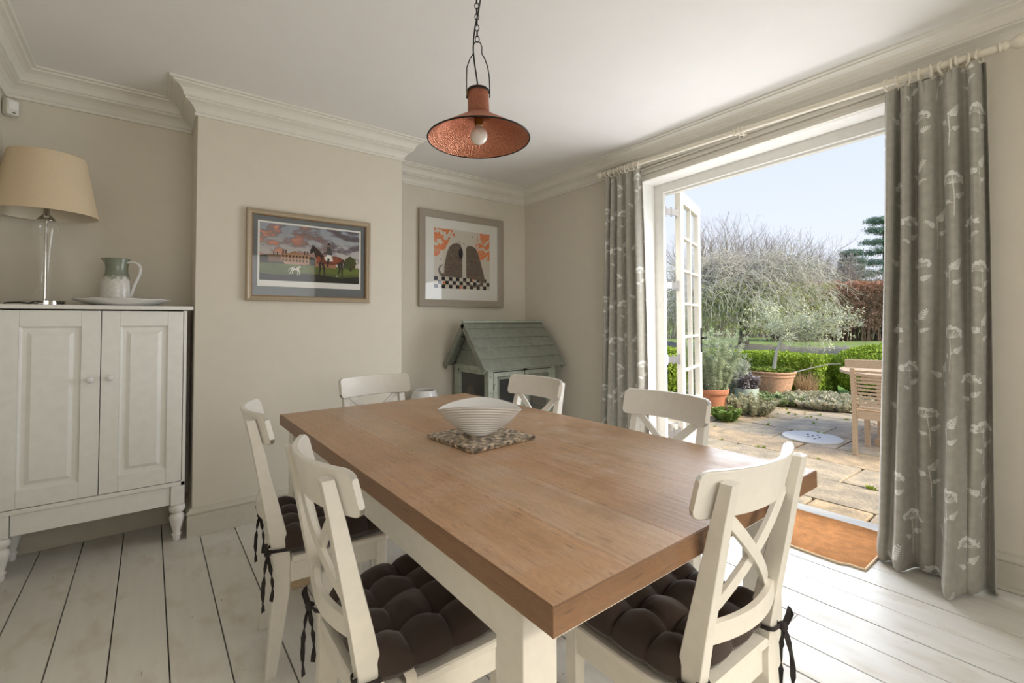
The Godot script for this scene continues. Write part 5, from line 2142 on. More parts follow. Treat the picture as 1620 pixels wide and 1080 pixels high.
# ---------------------------------------------------------------- patio and garden
func build_patio() -> void:
	var mb := MB.new()
	mb.box(Vector3(3.30, -0.4, -9.0), Vector3(8.4, PATIO - 0.022, 5.0), 0.0)
	var g := struct("ground", mb, M.soil, "paved stone terrace outside the garden doors", "patio")
	var rows := [3.345, 3.71, 4.225, 4.765, 5.29, 5.83, 6.33, 6.90, 7.40]
	var joints := {
		3: [-2.98, -1.92, -1.10], 4: [-3.05, -2.26, -1.66, -0.7], 5: [-2.72, -1.964, -1.2], 2: [-2.35, -1.30, -0.5], 1: [-2.6, -1.62, -0.86], 0: [-2.2, -1.30, -0.95]}
	for r in rows.size() - 1:
		var zs: Array = joints.get(r, [-3.1, -2.5, -1.75]).duplicate()
		var z: float = zs[0]
		while z > -5.0:
			z -= rr(0.55, 0.95)
			zs.push_front(z)
		z = zs[-1]
		while z < 2.2:
			z += rr(0.5, 0.9)
			zs.append(z)
		for k in zs.size() - 1:
			if zs[k] < -3.55 and rows[r] > 5.5:
				continue
			var x0: float = rows[r] + 0.008
			var x1: float = rows[r + 1] - 0.008
			var y := PATIO + rr(-0.006, 0.004)
			var c := []
			for i in 8:
				c.append(Vector3((x1 if i & 1 else x0) + rr(-0.006, 0.006), (y + rr(-0.003, 0.003)) if i & 2 else PATIO - 0.05, (zs[k + 1] - 0.008 if i & 4 else zs[k] + 0.008) + rr(-0.008, 0.008)))
			mb = MB.new()
			mb.hexa(c, 0.006)
			obj("paving_slab", mb, M[["sandstone", "sandstone_grey", "sandstone_warm"][rng.randi() % 3]], g)
	# round pale inspection cover with small marks
	var t := thing("inspection_cover", "round pale concrete inspection cover set in the paving", "manhole cover", Vector3(5.575, PATIO, -1.965))
	mb = MB.new()
	mb.lathe([Vector2(0, -0.02), Vector2(0.275, -0.02), Vector2(0.278, 0.006), Vector2(0.272, 0.011), Vector2(0.15, 0.015), Vector2(0, 0.016)], Vector3.ZERO, 48)
	obj("slab", mb, M.concrete_cover, t)
	for q in [[-0.10, 0.06], [-0.05, -0.02], [0.0, 0.07], [0.05, -0.06], [0.10, 0.02], [0.02, 0.0]]:
		mb = MB.new()
		mb.box(Vector3(q[0] - 0.022, 0.012, q[1] - 0.008), Vector3(q[0] + 0.022, 0.0172, q[1] + 0.008), 0.001)
		obj("lifting_slot", mb, M.dark_inside, t)
	# tufts in the joints
	var tuft := leaf_cluster(7, 0.05, 0.010, 0.9)
	var xf := []
	var col := PackedColorArray()
	for i in 90:
		var r: float = rows[1 + rng.randi() % 7]
		var p := Vector3(r + rr(-0.02, 0.02), PATIO - 0.01, rr(-3.4, -0.6))
		if i < 24:
			p = Vector3(rr(6.6, 7.1), PATIO - 0.005, rr(-3.5, -2.0))
		if i == 24 or i == 25 or i == 26:
			p = Vector3(4.22, PATIO - 0.01, -1.60 + 0.02 * i)
		xf.append(Transform3D(Basis(Vector3.UP, rr(0, TAU)).scaled(Vector3.ONE * rr(0.35, 1.0)), p))
		col.append(Color(0.50, 0.58, 0.22).lerp(Color(0.62, 0.66, 0.30), rng.randf()))
	var o := stuff("joint_weeds", self, tuft, M.box_leaf, xf, col)
	tag(o, "small green weeds growing in the joints of the paving", "weeds")

	# teak chair and round table
	var ch := thing("garden_chair", "slatted teak garden chair with its back to the house, on the terrace", "garden chair", Vector3(5.22, PATIO, -1.19), deg_to_rad(2))
	# local: +x is forward
	var zz := 0.285
	for s in [-1.0, 1.0]:
		mb = MB.new()
		mb.bar([Vector3(-0.02, 0, zz * s), Vector3(0.0, 0.40, zz * s), Vector3(-0.05, 0.80, zz * s)], 0.022, 0.018, Vector3.RIGHT, Vector3.BACK, 0.003)
		obj("back_leg", mb, M.teak, ch)
		mb = MB.new()
		mb.bar([Vector3(0.40, 0, zz * s), Vector3(0.40, 0.40, zz * s)], 0.020, 0.020, Vector3.RIGHT, Vector3.BACK, 0.003)
		obj("front_leg", mb, M.teak, ch)
		mb = MB.new()
		mb.box(Vector3(0.0, 0.345, zz * s - 0.012), Vector3(0.40, 0.405, zz * s + 0.012), 0.003)
		obj("side_rail", mb, M.teak, ch)
	mb = MB.new()
	var path := []
	for i in 9:
		var z := lerpf(-0.335, 0.335, i / 8.0)
		path.append(Vector3(-0.062, 0.842 + 0.008 * cos(z * 4.0), z))
	mb.bar(path, 0.038, 0.014, Vector3.UP, Vector3.RIGHT, 0.005)
	obj("top_rail", mb, M.teak, ch)
	for i in 11:
		mb = MB.new()
		var y := lerpf(0.435, 0.775, i / 10.0)
		var x := lerpf(0.002, -0.048, (y - 0.4) / 0.4)
		mb.bar([Vector3(x, y, -zz), Vector3(x, y, zz)], 0.0098, 0.007, Vector3.UP, Vector3.RIGHT, 0.002)
		obj("back_slat", mb, M.teak, ch)
	for i in 7:
		mb = MB.new()
		var x := lerpf(0.035, 0.405, i / 6.0)
		mb.box(Vector3(x - 0.024, 0.402, -0.30), Vector3(x + 0.024, 0.420, 0.30), 0.003)
		obj("seat_slat", mb, M.teak, ch)
	for x in [0.0, 0.40]:
		mb = MB.new()
		mb.box(Vector3(x - 0.012, 0.335, -zz), Vector3(x + 0.012, 0.405, zz), 0.003)
		obj("rail", mb, M.teak, ch)
	var tb := thing("garden_table", "round weathered teak table beyond the garden chair", "garden table", Vector3(6.28, PATIO, -1.08))
	for i in 12:
		mb = MB.new()
		var outline := []
		var za := -0.80 + i * (1.6 / 12.0) + 0.003
		var zb := -0.80 + (i + 1) * (1.6 / 12.0) - 0.003
		var n := 7
		for k in n:
			var z := lerpf(za, zb, k / float(n - 1))
			outline.append(Vector3(sqrt(maxf(0.0004, 0.64 - z * z)), 0, z))
		for k in n:
			var z := lerpf(zb, za, k / float(n - 1))
			outline.append(Vector3(-sqrt(maxf(0.0004, 0.64 - z * z)), 0, z))
		slab(mb, outline, 0.685, 0.715, 0.002)
		obj("top_board", mb, M.teak, tb)
	mb = MB.new()
	for x in [-0.5, 0.46]:
		mb.box(Vector3(x, 0.60, -0.46), Vector3(x + 0.04, 0.686, 0.46), 0.003)
		mb.box(Vector3(-0.5, 0.60, x), Vector3(0.5, 0.686, x + 0.04), 0.003)
	obj("under_frame", mb, M.teak, tb)
	for q in [[-0.46, -0.34], [-0.46, 0.34], [0.46, -0.34], [0.46, 0.34]]:
		mb = MB.new()
		mb.bar([Vector3(q[0], 0.05, q[1]), Vector3(q[0], 0.62, q[1])], 0.032, 0.032, Vector3.RIGHT, Vector3.BACK, 0.004)
		mb.bar([Vector3(q[0] - 0.14, 0.035, q[1]), Vector3(q[0] + 0.14, 0.035, q[1])], 0.035, 0.034, Vector3.UP, Vector3.BACK, 0.008)
		obj("leg", mb, M.teak, tb)
	mb = MB.new()
	for z in [-0.34, 0.34]:
		mb.box(Vector3(-0.46, 0.05, z - 0.03), Vector3(0.46, 0.10, z + 0.03), 0.004)
	mb.box(Vector3(-0.03, 0.10, -0.34), Vector3(0.03, 0.15, 0.34), 0.004)
	obj("stretcher", mb, M.teak, tb)

# n folded leaves from one point: length, half width, how upright
func leaf_cluster(n: int, ln: float, half: float, upright: float, sd := 3) -> ArrayMesh:
	var r := RandomNumberGenerator.new()
	r.seed = sd
	var mb := MB.new()
	for i in n:
		var a := TAU * i / n + r.randf_range(-0.4, 0.4)
		var e := r.randf_range(upright - 0.5, upright + 0.4)
		var d := Vector3(cos(a) * cos(e), sin(e), sin(a) * cos(e))
		var s := d.cross(Vector3.UP).normalized()
		if s.length() < 0.5:
			s = Vector3.RIGHT
		var u := s.cross(d).normalized()
		var l := ln * r.randf_range(0.7, 1.1)
		var b := d * ln * r.randf_range(0.0, 0.35)
		var m := b + d * l * 0.5
		var left := m + s * half + u * half * 0.4
		var right := m - s * half + u * half * 0.4
		mb.tri(b, m + d * l * 0.5, left)
		mb.tri(b, right, m + d * l * 0.5)
	return mb.mesh()

func spin(s: float) -> Basis:
	return Basis.from_euler(Vector3(rr(-PI, PI), rr(-PI, PI), rr(-PI, PI))).scaled(Vector3.ONE * s)

# clipped hedge: a woody core and leaves over its rounded skin
func hedge(called: String, label: String, lo: Vector3, hi: Vector3, round: float, count: int, ball := false) -> void:
	var t := thing(called, label, "hedge")
	var mb := MB.new()
	var cen := (lo + hi) / 2
	var half := (hi - lo) / 2
	var xf := []
	var col := PackedColorArray()
	if ball:
		mb.lathe([Vector2(0, -half.y), Vector2(half.x * 0.6, -half.y), Vector2(half.x * 0.9, -half.y * 0.5), Vector2(half.x * 0.95, 0), Vector2(half.x * 0.85, half.y * 0.5), Vector2(half.x * 0.5, half.y * 0.85), Vector2(0, half.y * 0.95)], cen, 20)
	else:
		mb.box(lo + Vector3(0.05, 0, 0.05), hi - Vector3(0.05, 0.04, 0.05), round * 0.6)
	obj("core", mb, M.hedge_core, t)
	for i in count:
		var p := Vector3.ZERO
		var nn := Vector3.UP
		if ball:
			nn = Vector3(rng.randfn(), rng.randfn() * 0.9 + 0.25, rng.randfn()).normalized()
			p = cen + nn * half * rr(0.93, 1.03)
			if p.y < lo.y:
				continue
		else:
			# pick a face by its area
			var at := half.x * half.z
			var af := half.y * half.z * 2.2
			var ae := half.y * half.x
			var k := rng.randf() * (at + af + ae)
			p = Vector3(rr(-1, 1) * half.x, rr(-1, 1) * half.y, rr(-1, 1) * half.z)
			if k < at:
				p.y = half.y
			elif k < at + af:
				p.x = half.x * (-1.0 if rng.randf() < 0.8 else 1.0)
				nn = Vector3(signf(p.x), 0, 0)
			else:
				p.z = half.z * (1.0 if rng.randf() < 0.6 else -1.0)
				nn = Vector3(0, 0, signf(p.z))
			# round the upper edges
			var ex := absf(p.x) - (half.x - round)
			var ey := p.y - (half.y - round)
			if ex > 0 and ey > 0 and Vector2(ex, ey).length() > round:
				var q := Vector2(ex, ey).normalized() * round
				p.x = signf(p.x) * (half.x - round + q.x)
				p.y = half.y - round + q.y
			p += cen + nn * rr(-0.03, 0.03) + Vector3.UP * 0.012 * sin(p.z * 5.0)
		xf.append(Transform3D(spin(rr(0.75, 1.3)), p))
		col.append(Color(0.50, 0.60, 0.20).lerp(Color(0.72, 0.80, 0.32), rng.randf()))
	stuff("leaves", t, leaf_cluster(5, 0.042, 0.011, 0.2), M.box_leaf, xf, col)

func grow(mb: MB, a: Vector3, d: Vector3, ln: float, r: float, depth: int, lift: float, spread: float, taper := 0.62) -> void:
	var steps := 3
	var p := a
	var dir := d
	for i in steps:
		var q := p + dir * ln / steps
		mb.twig(p, q, lerpf(r, r * taper, i / float(steps)), lerpf(r, r * taper, (i + 1) / float(steps)))
		p = q
		dir = (dir + Vector3(rr(-1, 1), rr(-1, 1), rr(-1, 1)) * 0.13 + Vector3.UP * lift).normalized()
		if depth > 0 and i < steps - 1 and rng.randf() < 0.75:
			var side := dir.cross(Vector3(rr(-1, 1), rr(-1, 1), rr(-1, 1))).normalized()
			grow(mb, p, (dir + side * spread).normalized(), ln * rr(0.5, 0.75), r * taper * 0.6, depth - 1, lift, spread, taper)
	if depth > 0:
		for k in 2:
			var side := dir.cross(Vector3(rr(-1, 1), rr(-1, 1), rr(-1, 1))).normalized()
			grow(mb, p, (dir + side * spread * rr(0.5, 1.0)).normalized(), ln * rr(0.62, 0.82), r * taper * rr(0.7, 0.9), depth - 1, lift, spread, taper)

func build_garden() -> void:
	var mb := MB.new()
	mb.box(Vector3(8.3, -0.5, -30), Vector3(19.5, PATIO - 0.005, 12), 0.0)
	struct("lawn", mb, M.lawn, "mown green lawn behind the clipped hedge", "lawn")
	mb = MB.new()
	var c := []
	for i in 8:
		c.append(Vector3(160.0 if i & 1 else 19.4, (0.9 if i & 1 else PATIO) if i & 2 else -1.0, 90.0 if i & 4 else -120.0))
	mb.hexa(c, 0.0)
	struct("field", mb, M.field_grass, "green field rising gently behind the garden trees", "field")
	# outside wall face is the house wall itself; a low stone edging ends the lawn
	var P := PackedVector3Array()
	var r2 := FastNoiseLite.new()
	r2.frequency = 2.3
	for i in 5:
		for j in 160:
			var z := lerpf(-22, 2, j / 159.0)
			var a := PI * i / 4.0
			P.append(Vector3(19.6 - 0.28 * cos(a) + 0.3 * sin(z * 0.7), PATIO - 0.02 + 0.36 * sin(a) * (0.75 + 0.5 * r2.get_noise_2d(z * 1.7, i)), z))
	mb = MB.new()
	mb.grid(P, 5, 160, false, PackedVector2Array(), false)
	tag(obj("stone_edging", mb, M.flint), "low grey stone edging at the far end of the lawn", "stone edging")

	hedge("box_hedge", "low clipped green box hedge with a sunlit top, beyond the terrace pots", Vector3(8.50, PATIO, -8.0), Vector3(9.35, 0.56, -2.90), 0.12, 24000)
	hedge("box_hedge", "low clipped green box hedge seen in the gap beside the open door leaf", Vector3(5.4, PATIO, -4.75), Vector3(8.5, 0.56, -4.15), 0.12, 7000)
	hedge("box_ball", "rounded green box bush right of the hedge, behind the garden chair", Vector3(8.72, PATIO, -2.98), Vector3(10.0, 0.76, -1.42), 0.3, 11000, true)

	terrace_plants()
	var wp := thing("white_pot", "slim white pot outside in the gap between the door frame and open leaf", "pot", Vector3(3.83, PATIO - 0.006, -2.50))
	mb = MB.new()
	mb.lathe([Vector2(0, 0), Vector2(0.055, 0), Vector2(0.058, 0.01), Vector2(0.062, 0.27), Vector2(0.066, 0.28), Vector2(0.066, 0.31), Vector2(0.058, 0.315), Vector2(0.054, 0.28), Vector2(0, 0.27)], Vector3.ZERO, 24)
	obj("body", mb, M.white_glaze, wp)
	trees()

func planter(called: String, label: String, at: Vector3, prof: Array, m: Material, soil_r: float, soil_y: float) -> Node3D:
	var t := thing(called, label, "plant pot", at)
	var mb := MB.new()
	mb.lathe(prof, Vector3.ZERO, 40)
	obj("pot", mb, m, t)
	mb = MB.new()
	mb.lathe([Vector2(0, soil_y - 0.01), Vector2(soil_r, soil_y - 0.01), Vector2(soil_r * 0.9, soil_y), Vector2(soil_r * 0.5, soil_y + 0.02), Vector2(0, soil_y + 0.025)], Vector3.ZERO, 24)
	obj("compost", mb, M.soil, t)
	return t

# upright stems with leaves; returns nothing, adds stems and leaves under t
func bushy(t: Node3D, stems: int, height: float, lean: float, base_r: float, per: int, leaf: ArrayMesh, leaf_mat: Material, c0: Color, c1: Color, stem_mat: Material, s0 := 0.7, s1 := 1.3, thick := 0.003) -> void:
	var mb := MB.new()
	var xf := []
	var col := PackedColorArray()
	for i in stems:
		var a := rr(0, TAU)
		var r := base_r * sqrt(rng.randf())
		var p := Vector3(cos(a) * r, 0, sin(a) * r)
		var out := lean * (0.35 + r / maxf(base_r, 0.001)) * rr(0.5, 1.1)
		var d := Vector3(cos(a) * out, 1, sin(a) * out).normalized()
		var h := height * rr(0.55, 1.0)
		var seg := 5
		for k in seg:
			var q := p + d * h / seg
			mb.twig(p, q, thick * (1.0 - 0.7 * k / seg), thick * (1.0 - 0.7 * (k + 1) / seg))
			for m in per:
				var at := p.lerp(q, rng.randf())
				xf.append(Transform3D(Basis(Vector3.UP, rr(0, TAU)).rotated(Vector3(rr(-1, 1), 0, rr(-1, 1)).normalized(), rr(0, 0.7)).scaled(Vector3.ONE * rr(s0, s1)), at))
				col.append(c0.lerp(c1, rng.randf()))
			p = q
			d = (d + Vector3(rr(-1, 1), rr(-0.4, 0.8), rr(-1, 1)) * 0.16).normalized()
	obj("stems", mb, stem_mat, t)
	stuff("leaves", t, leaf, leaf_mat, xf, col)

func terrace_plants() -> void:
	var G := PATIO
	planter("terracotta_planter", "large pale terracotta planter that holds the olive tree", Vector3(7.92, G - 0.01, -3.34), [Vector2(0, 0), Vector2(0.20, 0), Vector2(0.215, 0.01), Vector2(0.275, 0.25), Vector2(0.30, 0.36), Vector2(0.312, 0.365), Vector2(0.318, 0.385), Vector2(0.306, 0.392), Vector2(0.31, 0.41), Vector2(0.335, 0.42), Vector2(0.338, 0.445), Vector2(0.325, 0.452), Vector2(0.30, 0.448), Vector2(0.29, 0.40), Vector2(0, 0.39)], M.terracotta, 0.295, 0.415)
	planter("celadon_planter", "small pale green glazed pot with a brown leaf emblem, on the terrace", Vector3(6.93, G - 0.01, -3.30), [Vector2(0, 0), Vector2(0.155, 0), Vector2(0.165, 0.01), Vector2(0.168, 0.03), Vector2(0.170, 0.24), Vector2(0.172, 0.262), Vector2(0.168, 0.272), Vector2(0.160, 0.268), Vector2(0.158, 0.23), Vector2(0, 0.22)], M.celadon, 0.155, 0.235)
	# emblem on the glazed pot: a small brown three-pointed leaf in relief
	var pot: Node3D = get_node("celadon_planter")
	var mb := MB.new()
	var dir := Vector3(-0.80, 0, 0.60)
	var sd := Vector3(0.60, 0, 0.80)
	for q in [[0.0, 0.035, 0.0], [1.2, 0.032, 0.0], [-1.2, 0.032, 0.0], [2.5, 0.02, 0.0], [-2.5, 0.02, 0.0]]:
		var b := dir * 0.1708 + Vector3.UP * 0.155
		var d: Vector3 = (Vector3.UP * cos(q[0]) + sd * sin(q[0])) * q[1]
		var s: Vector3 = (sd * cos(q[0]) - Vector3.UP * sin(q[0])) * 0.010
		mb.quad(b + dir * 0.002, b + d * 0.55 - s + dir * 0.001, b + d, b + d * 0.55 + s + dir * 0.001)
	obj("leaf_emblem", mb, M.rust, pot)
	planter("terracotta_pot", "red terracotta pot of rosemary beside the open door leaf", Vector3(6.02, G - 0.01, -3.32), [Vector2(0, 0), Vector2(0.13, 0), Vector2(0.14, 0.01), Vector2(0.185, 0.27), Vector2(0.188, 0.275), Vector2(0.205, 0.278), Vector2(0.212, 0.34), Vector2(0.205, 0.345), Vector2(0.185, 0.342), Vector2(0.18, 0.30), Vector2(0, 0.29)], M.terracotta_red, 0.185, 0.315)

	var silver := leaf_cluster(6, 0.032, 0.0042, 0.5, 9)
	var t := thing("rosemary", "tall grey green rosemary bush in the red terracotta pot", "shrub", Vector3(6.02, G + 0.30, -3.32))
	bushy(t, 90, 0.86, 0.36, 0.17, 12, silver, M.silver_leaf, Color(0.64, 0.70, 0.55), Color(0.84, 0.87, 0.78), M.grey_twig)
	t = thing("rosemary", "loose grey green herb with pale flower spikes behind the glazed pot", "shrub", Vector3(6.95, G, -3.62))
	bushy(t, 60, 0.80, 0.35, 0.20, 12, silver, M.silver_leaf, Color(0.66, 0.71, 0.58), Color(0.88, 0.88, 0.88), M.grey_twig)
	t = thing("herb_clump", "low dry pinkish grey herb clump at the foot of the pots", "shrub", Vector3(6.38, G, -3.02))
	bushy(t, 75, 0.26, 0.9, 0.24, 9, leaf_cluster(5, 0.03, 0.005, 0.4, 4), M.silver_leaf, Color(0.74, 0.68, 0.60), Color(0.72, 0.76, 0.60), M.grey_twig)
	t = thing("fern_tuft", "small bright green leafy tuft at the edge of the paving by the door", "plant", Vector3(5.72, G, -2.96))
	bushy(t, 30, 0.17, 1.0, 0.11, 8, leaf_cluster(5, 0.04, 0.009, 0.4, 5), M.box_leaf, Color(0.46, 0.57, 0.30), Color(0.62, 0.70, 0.42), M.grey_twig)
	t = thing("purple_plant", "dusky purple grey leafy plant in the pale green pot", "plant", Vector3(6.93, G + 0.225, -3.30))
	bushy(t, 16, 0.22, 0.5, 0.09, 7, leaf_cluster(6, 0.06, 0.016, 0.3, 6), M.silver_leaf, Color(0.56, 0.53, 0.56), Color(0.76, 0.73, 0.76), M.hedge_wood)
	t = thing("lavender", "wide low mound of grey green lavender at the edge of the terrace", "shrub", Vector3(7.78, G, -2.56))
	bushy(t, 280, 0.18, 1.1, 0.50, 6, leaf_cluster(6, 0.042, 0.0055, 0.6, 7), M.silver_leaf, Color(0.68, 0.69, 0.56), Color(0.90, 0.87, 0.82), M.grey_twig)
	t = thing("lavender", "smaller grey green herb mound below the terracotta planter", "shrub", Vector3(7.42, G, -3.06))
	bushy(t, 80, 0.16, 1.1, 0.26, 6, leaf_cluster(6, 0.042, 0.007, 0.5, 8), M.silver_leaf, Color(0.54, 0.62, 0.42), Color(0.74, 0.78, 0.62), M.grey_twig)
	t = thing("dry_grass", "dry straw coloured grass clump in front of the box hedge", "grass clump", Vector3(8.28, G, -2.98))
	mb = MB.new()
	for i in 220:
		var a := rr(0, TAU)
		var out := rr(0, 0.5)
		var p := Vector3(cos(a), 0, sin(a)) * rr(0, 0.09)
		var d := Vector3(cos(a) * out, 1, sin(a) * out).normalized()
		var h := rr(0.25, 0.46)
		mb.twig(p, p + d * h * 0.6, 0.004, 0.003)
		mb.twig(p + d * h * 0.6, p + d * h + Vector3(rr(-0.03, 0.03), 0, rr(-0.03, 0.03)), 0.003, 0.001)
	var straw := mat("straw", Color(0.78, 0.68, 0.54), 0.9)
	obj("blades", mb, straw, t)
	# underplanting in the large planter
	t = thing("underplanting", "bright green ground cover in the top of the terracotta planter", "plant", Vector3(7.92, G + 0.40, -3.34))
	bushy(t, 120, 0.09, 0.8, 0.28, 5, leaf_cluster(5, 0.04, 0.009, 0.5, 12), M.box_leaf, Color(0.48, 0.58, 0.20), Color(0.66, 0.70, 0.36), M.grey_twig)
	# olive tree
	t = thing("olive_tree", "small silvery olive tree with a leaning trunk in the terracotta planter", "tree", Vector3(7.96, G + 0.40, -3.34))
	mb = MB.new()
	var tip := Vector3(0.16, 0.62, 0.10)
	mb.tube([Vector3(0, 0, 0), Vector3(0.02, 0.16, 0.01), Vector3(0.05, 0.34, 0.03), Vector3(0.12, 0.5, 0.07), tip], [0.034, 0.028, 0.025, 0.023, 0.020], 8)
	obj("trunk", mb, M.grey_twig, t)
	mb = MB.new()
	var xf := []
	var col := PackedColorArray()
	for i in 34:
		var a := TAU * i / 34.0 * 2.0 + rr(-0.3, 0.3)
		# the crown reaches further to the right (+z) than to the left
		var d := Vector3(cos(a) * 0.8, rr(-0.05, 1.15), sin(a) * 0.95 + 0.35).normalized()
		if i % 6 == 0:
			d = Vector3(0.2, rr(0.15, 0.4), 1).normalized()
		var p := tip + Vector3(0, rr(-0.10, 0.05), 0)
		var ln := rr(0.45, 0.80) * (1.30 if d.z > 0.6 else 0.85)
		var seg := 6
		for k in seg:
			var q := p + d * ln / seg
			mb.twig(p, q, 0.010 * (1.0 - 0.8 * k / seg), 0.010 * (1.0 - 0.8 * (k + 1) / seg))
			if k > 0:
				for m in 2:
					var sdv := d.cross(Vector3(rr(-1, 1), rr(-1, 1), rr(-1, 1))).normalized()
					var e := q + (d * 0.5 + sdv).normalized() * rr(0.08, 0.24)
					mb.twig(q, e, 0.003, 0.0015)
					for l in 3:
						xf.append(Transform3D(spin(rr(0.7, 1.25)), q.lerp(e, 0.3 + 0.35 * l)))
						col.append(Color(0.70, 0.74, 0.60).lerp(Color(0.88, 0.89, 0.80), rng.randf()))
			p = q
			d = (d + Vector3(rr(-1, 1), rr(-0.9, 0.7), rr(-1, 1)) * 0.20).normalized()
	obj("branches", mb, M.grey_twig, t)
	stuff("leaves", t, leaf_cluster(5, 0.055, 0.0065, 0.2, 13), M.silver_leaf, xf, col)
	# a loose bare shoot that hangs out of the planter
	mb = MB.new()
	mb.tube([Vector3(7.98, G + 0.43, -3.05), Vector3(8.08, G + 0.50, -2.86), Vector3(8.15, G + 0.58, -2.62), Vector3(8.2, G + 0.59, -2.48)], [0.012, 0.010, 0.007, 0.004], 6)
	mb.twig(Vector3(8.08, G + 0.50, -2.86), Vector3(8.05, G + 0.60, -2.80), 0.005, 0.003)
	tag(obj("bare_branch", mb, M.grey_twig), "bare grey branch leaning out of the terracotta planter towards the hedge", "branch")

func trees() -> void:
	var G := PATIO
	# weeping tree: arching limbs with hanging grey twigs
	var t := thing("weeping_tree", "wide weeping tree of bare pale grey twigs in the middle of the garden", "tree", Vector3(20.4, G, -9.8))
	var mb := MB.new()
	mb.tube([Vector3(0, 0, 0), Vector3(0.05, 0.9, 0.05), Vector3(-0.05, 1.8, 0.0), Vector3(0.0, 2.9, 0.0)], [0.24, 0.19, 0.17, 0.12], 10)
	obj("trunk", mb, M.bark, t)
	mb = MB.new()
	for i in 116:
		var a := TAU * i / 116.0 + rr(-0.2, 0.2)
		var swirl := rr(-0.7, 0.7)
		var reach := rr(0.8, 3.5)
		var rise := rr(0.5, 1.55) * (1.12 - 0.12 * reach)
		var p := Vector3(0, rr(2.0, 2.9), 0)
		var last := p
		var seg := 9
		for k in range(1, seg + 1):
			var f := k / float(seg)
			var q := Vector3(cos(a + swirl * f) * reach * f, p.y + rise * sin(f * 2.2) - 0.75 * f * f, sin(a + swirl * f) * reach * f) + Vector3(rr(-0.16, 0.16), rr(-0.14, 0.14), rr(-0.16, 0.16))
			mb.twig(last, q, 0.026 * (1.0 - 0.75 * f) + 0.006, 0.023 * (1.0 - 0.75 * f) + 0.006)
			if k > 1:
				for m in 7:
					var s := last.lerp(q, rng.randf())
					var d := Vector3(rr(-1, 1), rr(-0.3, 1.1), rr(-1, 1)).normalized()
					var ln := rr(0.6, 1.9)
					var w := s
					for n in 5:
						var e := w + d * ln / 5.0
						mb.twig(w, e, 0.012 - 0.0015 * n, 0.0105 - 0.0015 * n)
						if n > 0 and rng.randf() < 0.6:
							mb.twig(e, e + (d + Vector3(rr(-1, 1), rr(-1, 0.4), rr(-1, 1))).normalized() * rr(0.15, 0.45), 0.008, 0.004)
						w = e
						if w.y < 0.25:
							break
						d = (d + Vector3(rr(-0.2, 0.2), -0.42, rr(-0.2, 0.2))).normalized()
			last = q
	obj("branches", mb, M.grey_twig, t)
	var xf := []
	var col := PackedColorArray()
	for i in 5000:
		var a := rr(0, TAU)
		var r := 3.4 * sqrt(rr(0.1, 1.0))
		xf.append(Transform3D(spin(rr(0.6, 1.3)), Vector3(cos(a) * r, rr(0.7, 2.7), sin(a) * r)))
		col.append(Color(0.56, 0.58, 0.36).lerp(Color(0.66, 0.66, 0.46), rng.randf()))
	stuff("spring_buds", t, leaf_cluster(4, 0.075, 0.014, 0.2, 21), M.silver_leaf, xf, col)

	# copper beech hedge
	var a0 := Vector3(27.6, G, -11.6)
	var a1 := Vector3(34.5, G, -6.0)
	t = thing("copper_hedge", "tall copper brown beech hedge with bare stems below, at the right of the garden", "hedge")
	mb = MB.new()
	for i in 420:
		var p := a0.lerp(a1, rng.randf()) + Vector3(rr(-0.5, 0.5), 0, rr(-0.4, 0.4))
		var d := Vector3(rr(-0.12, 0.12), 1, rr(-0.12, 0.12)).normalized()
		grow(mb, p, d, rr(1.0, 1.7), 0.03, 2, 0.12, 0.6)
	obj("stems", mb, M.hedge_wood, t)
	xf = []
	col = PackedColorArray()
	for i in 20000:
		var f := rng.randf()
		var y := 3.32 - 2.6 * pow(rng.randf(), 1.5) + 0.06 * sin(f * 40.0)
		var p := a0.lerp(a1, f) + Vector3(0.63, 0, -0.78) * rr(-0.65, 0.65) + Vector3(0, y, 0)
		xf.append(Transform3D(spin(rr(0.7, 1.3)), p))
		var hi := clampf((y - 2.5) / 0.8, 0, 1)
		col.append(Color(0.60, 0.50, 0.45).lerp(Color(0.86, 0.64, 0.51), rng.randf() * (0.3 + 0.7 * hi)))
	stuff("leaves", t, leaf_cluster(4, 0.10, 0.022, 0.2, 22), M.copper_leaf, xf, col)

	# row of bare trees behind
	var hs := [7.4, 8.6, 9.2, 8.8, 8.3, 9.0, 7.8, 7.0, 7.6, 6.6, 6.9, 6.3, 6.6, 6.2]
	var words := ["tall bare tree beyond the weeping tree, %s from the left in the far row", "slim bare tree above the copper hedge, %s from the left in the far row"]
	var nth := ["first", "second", "third", "fourth", "fifth", "sixth", "seventh", "eighth", "ninth", "tenth", "eleventh", "twelfth", "thirteenth", "fourteenth"]
	for i in hs.size():
		var f := i / float(hs.size() - 1)
		var p := Vector3(lerpf(30.5, 42.0, f) + rr(-1, 1), G + 0.05, lerpf(-18.6, -10.6, f) + rr(-1, 1))
		t = thing("bare_tree", words[0 if i < 8 else 1] % nth[i], "tree", p, 0.0, "bare trees at the end of the garden")
		mb = MB.new()
		var h: float = hs[i]
		mb.tube([Vector3.ZERO, Vector3(rr(-0.1, 0.1), h * 0.12, rr(-0.1, 0.1)), Vector3(0, h * 0.24, 0)], [0.16, 0.12, 0.10], 8)
		obj("trunk", mb, M.hazed_twig, t)
		mb = MB.new()
		for k in 5:
			var a := TAU * k / 5.0 + rr(-0.3, 0.3)
			grow(mb, Vector3(0, h * rr(0.16, 0.24), 0), Vector3(cos(a) * 0.42, 1, sin(a) * 0.42).normalized(), h * rr(0.24, 0.30), 0.075, 4, 0.09, 0.62, 0.66)
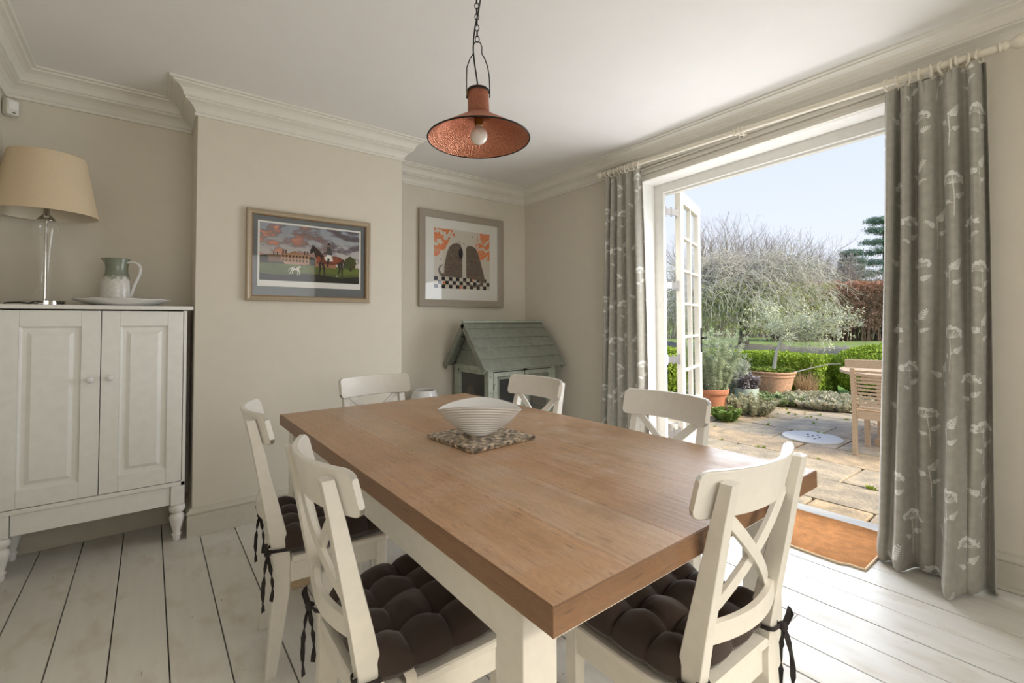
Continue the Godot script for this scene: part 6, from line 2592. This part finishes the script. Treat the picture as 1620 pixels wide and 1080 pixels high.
		for k in mb.v.size():   # keep the wanted height
			if mb.v[k].y > h:
				mb.v[k].y = h - (mb.v[k].y - h) * 0.3
		obj("branches", mb, M.hazed_twig, t)
	# undergrowth between the trunks
	t = thing("thicket", "band of bare brown undergrowth between the far trees", "thicket")
	mb = MB.new()
	for i in 300:
		var f := rng.randf()
		var p := Vector3(lerpf(26.0, 38.0, f) + rr(-1.5, 1.5), G + 0.05, lerpf(-18.5, -11.5, f))
		grow(mb, p, Vector3(rr(-0.3, 0.3), 1, rr(-0.3, 0.3)).normalized(), rr(0.8, 1.5), 0.03, 3, 0.06, 0.7)
	obj("stems", mb, M.hazed_twig, t)
	# conifers at the right
	for q in [[Vector3(47.5, G, -11.2), 9.6, "dark blue green spreading conifer at the far right, partly behind the curtain"], [Vector3(43.5, G, -12.3), 6.6, "small dull green fir left of the spreading conifer"]]:
		t = thing("conifer", q[2], "tree", q[0])
		var h: float = q[1]
		mb = MB.new()
		mb.tube([Vector3.ZERO, Vector3(0.1, h * 0.5, 0), Vector3(0, h * 0.96, 0)], [0.22, 0.15, 0.03], 8)
		obj("trunk", mb, M.bark, t)
		xf = []
		col = PackedColorArray()
		mb = MB.new()
		var tiers := 9
		for k in tiers:
			var y := h * (0.26 + 0.72 * k / (tiers - 1.0))
			var reach := (2.9 if h > 8 else 1.5) * (1.0 - 0.72 * k / tiers) * rr(0.8, 1.15)
			for b in 9:
				var a := TAU * b / 9 + rr(-0.3, 0.3)
				var e := Vector3(cos(a) * reach, y + 0.10 * reach * rr(-1, 1), sin(a) * reach)
				mb.twig(Vector3(0, y, 0), e, 0.04, 0.015)
				for n in 42:
					var s := rr(0.30, 1.0)
					var p := Vector3(0, y, 0).lerp(e, s) + Vector3(rr(-0.38, 0.38), rr(-0.10, 0.16), rr(-0.38, 0.38))
					xf.append(Transform3D(spin(rr(0.7, 1.4)), p))
					col.append(Color(0.34, 0.45, 0.40).lerp(Color(0.54, 0.63, 0.57), rng.randf()))
		obj("branches", mb, M.bark, t)
		stuff("needles", t, leaf_cluster(7, 0.17, 0.02, 0.3, 23), M.needle, xf, col)
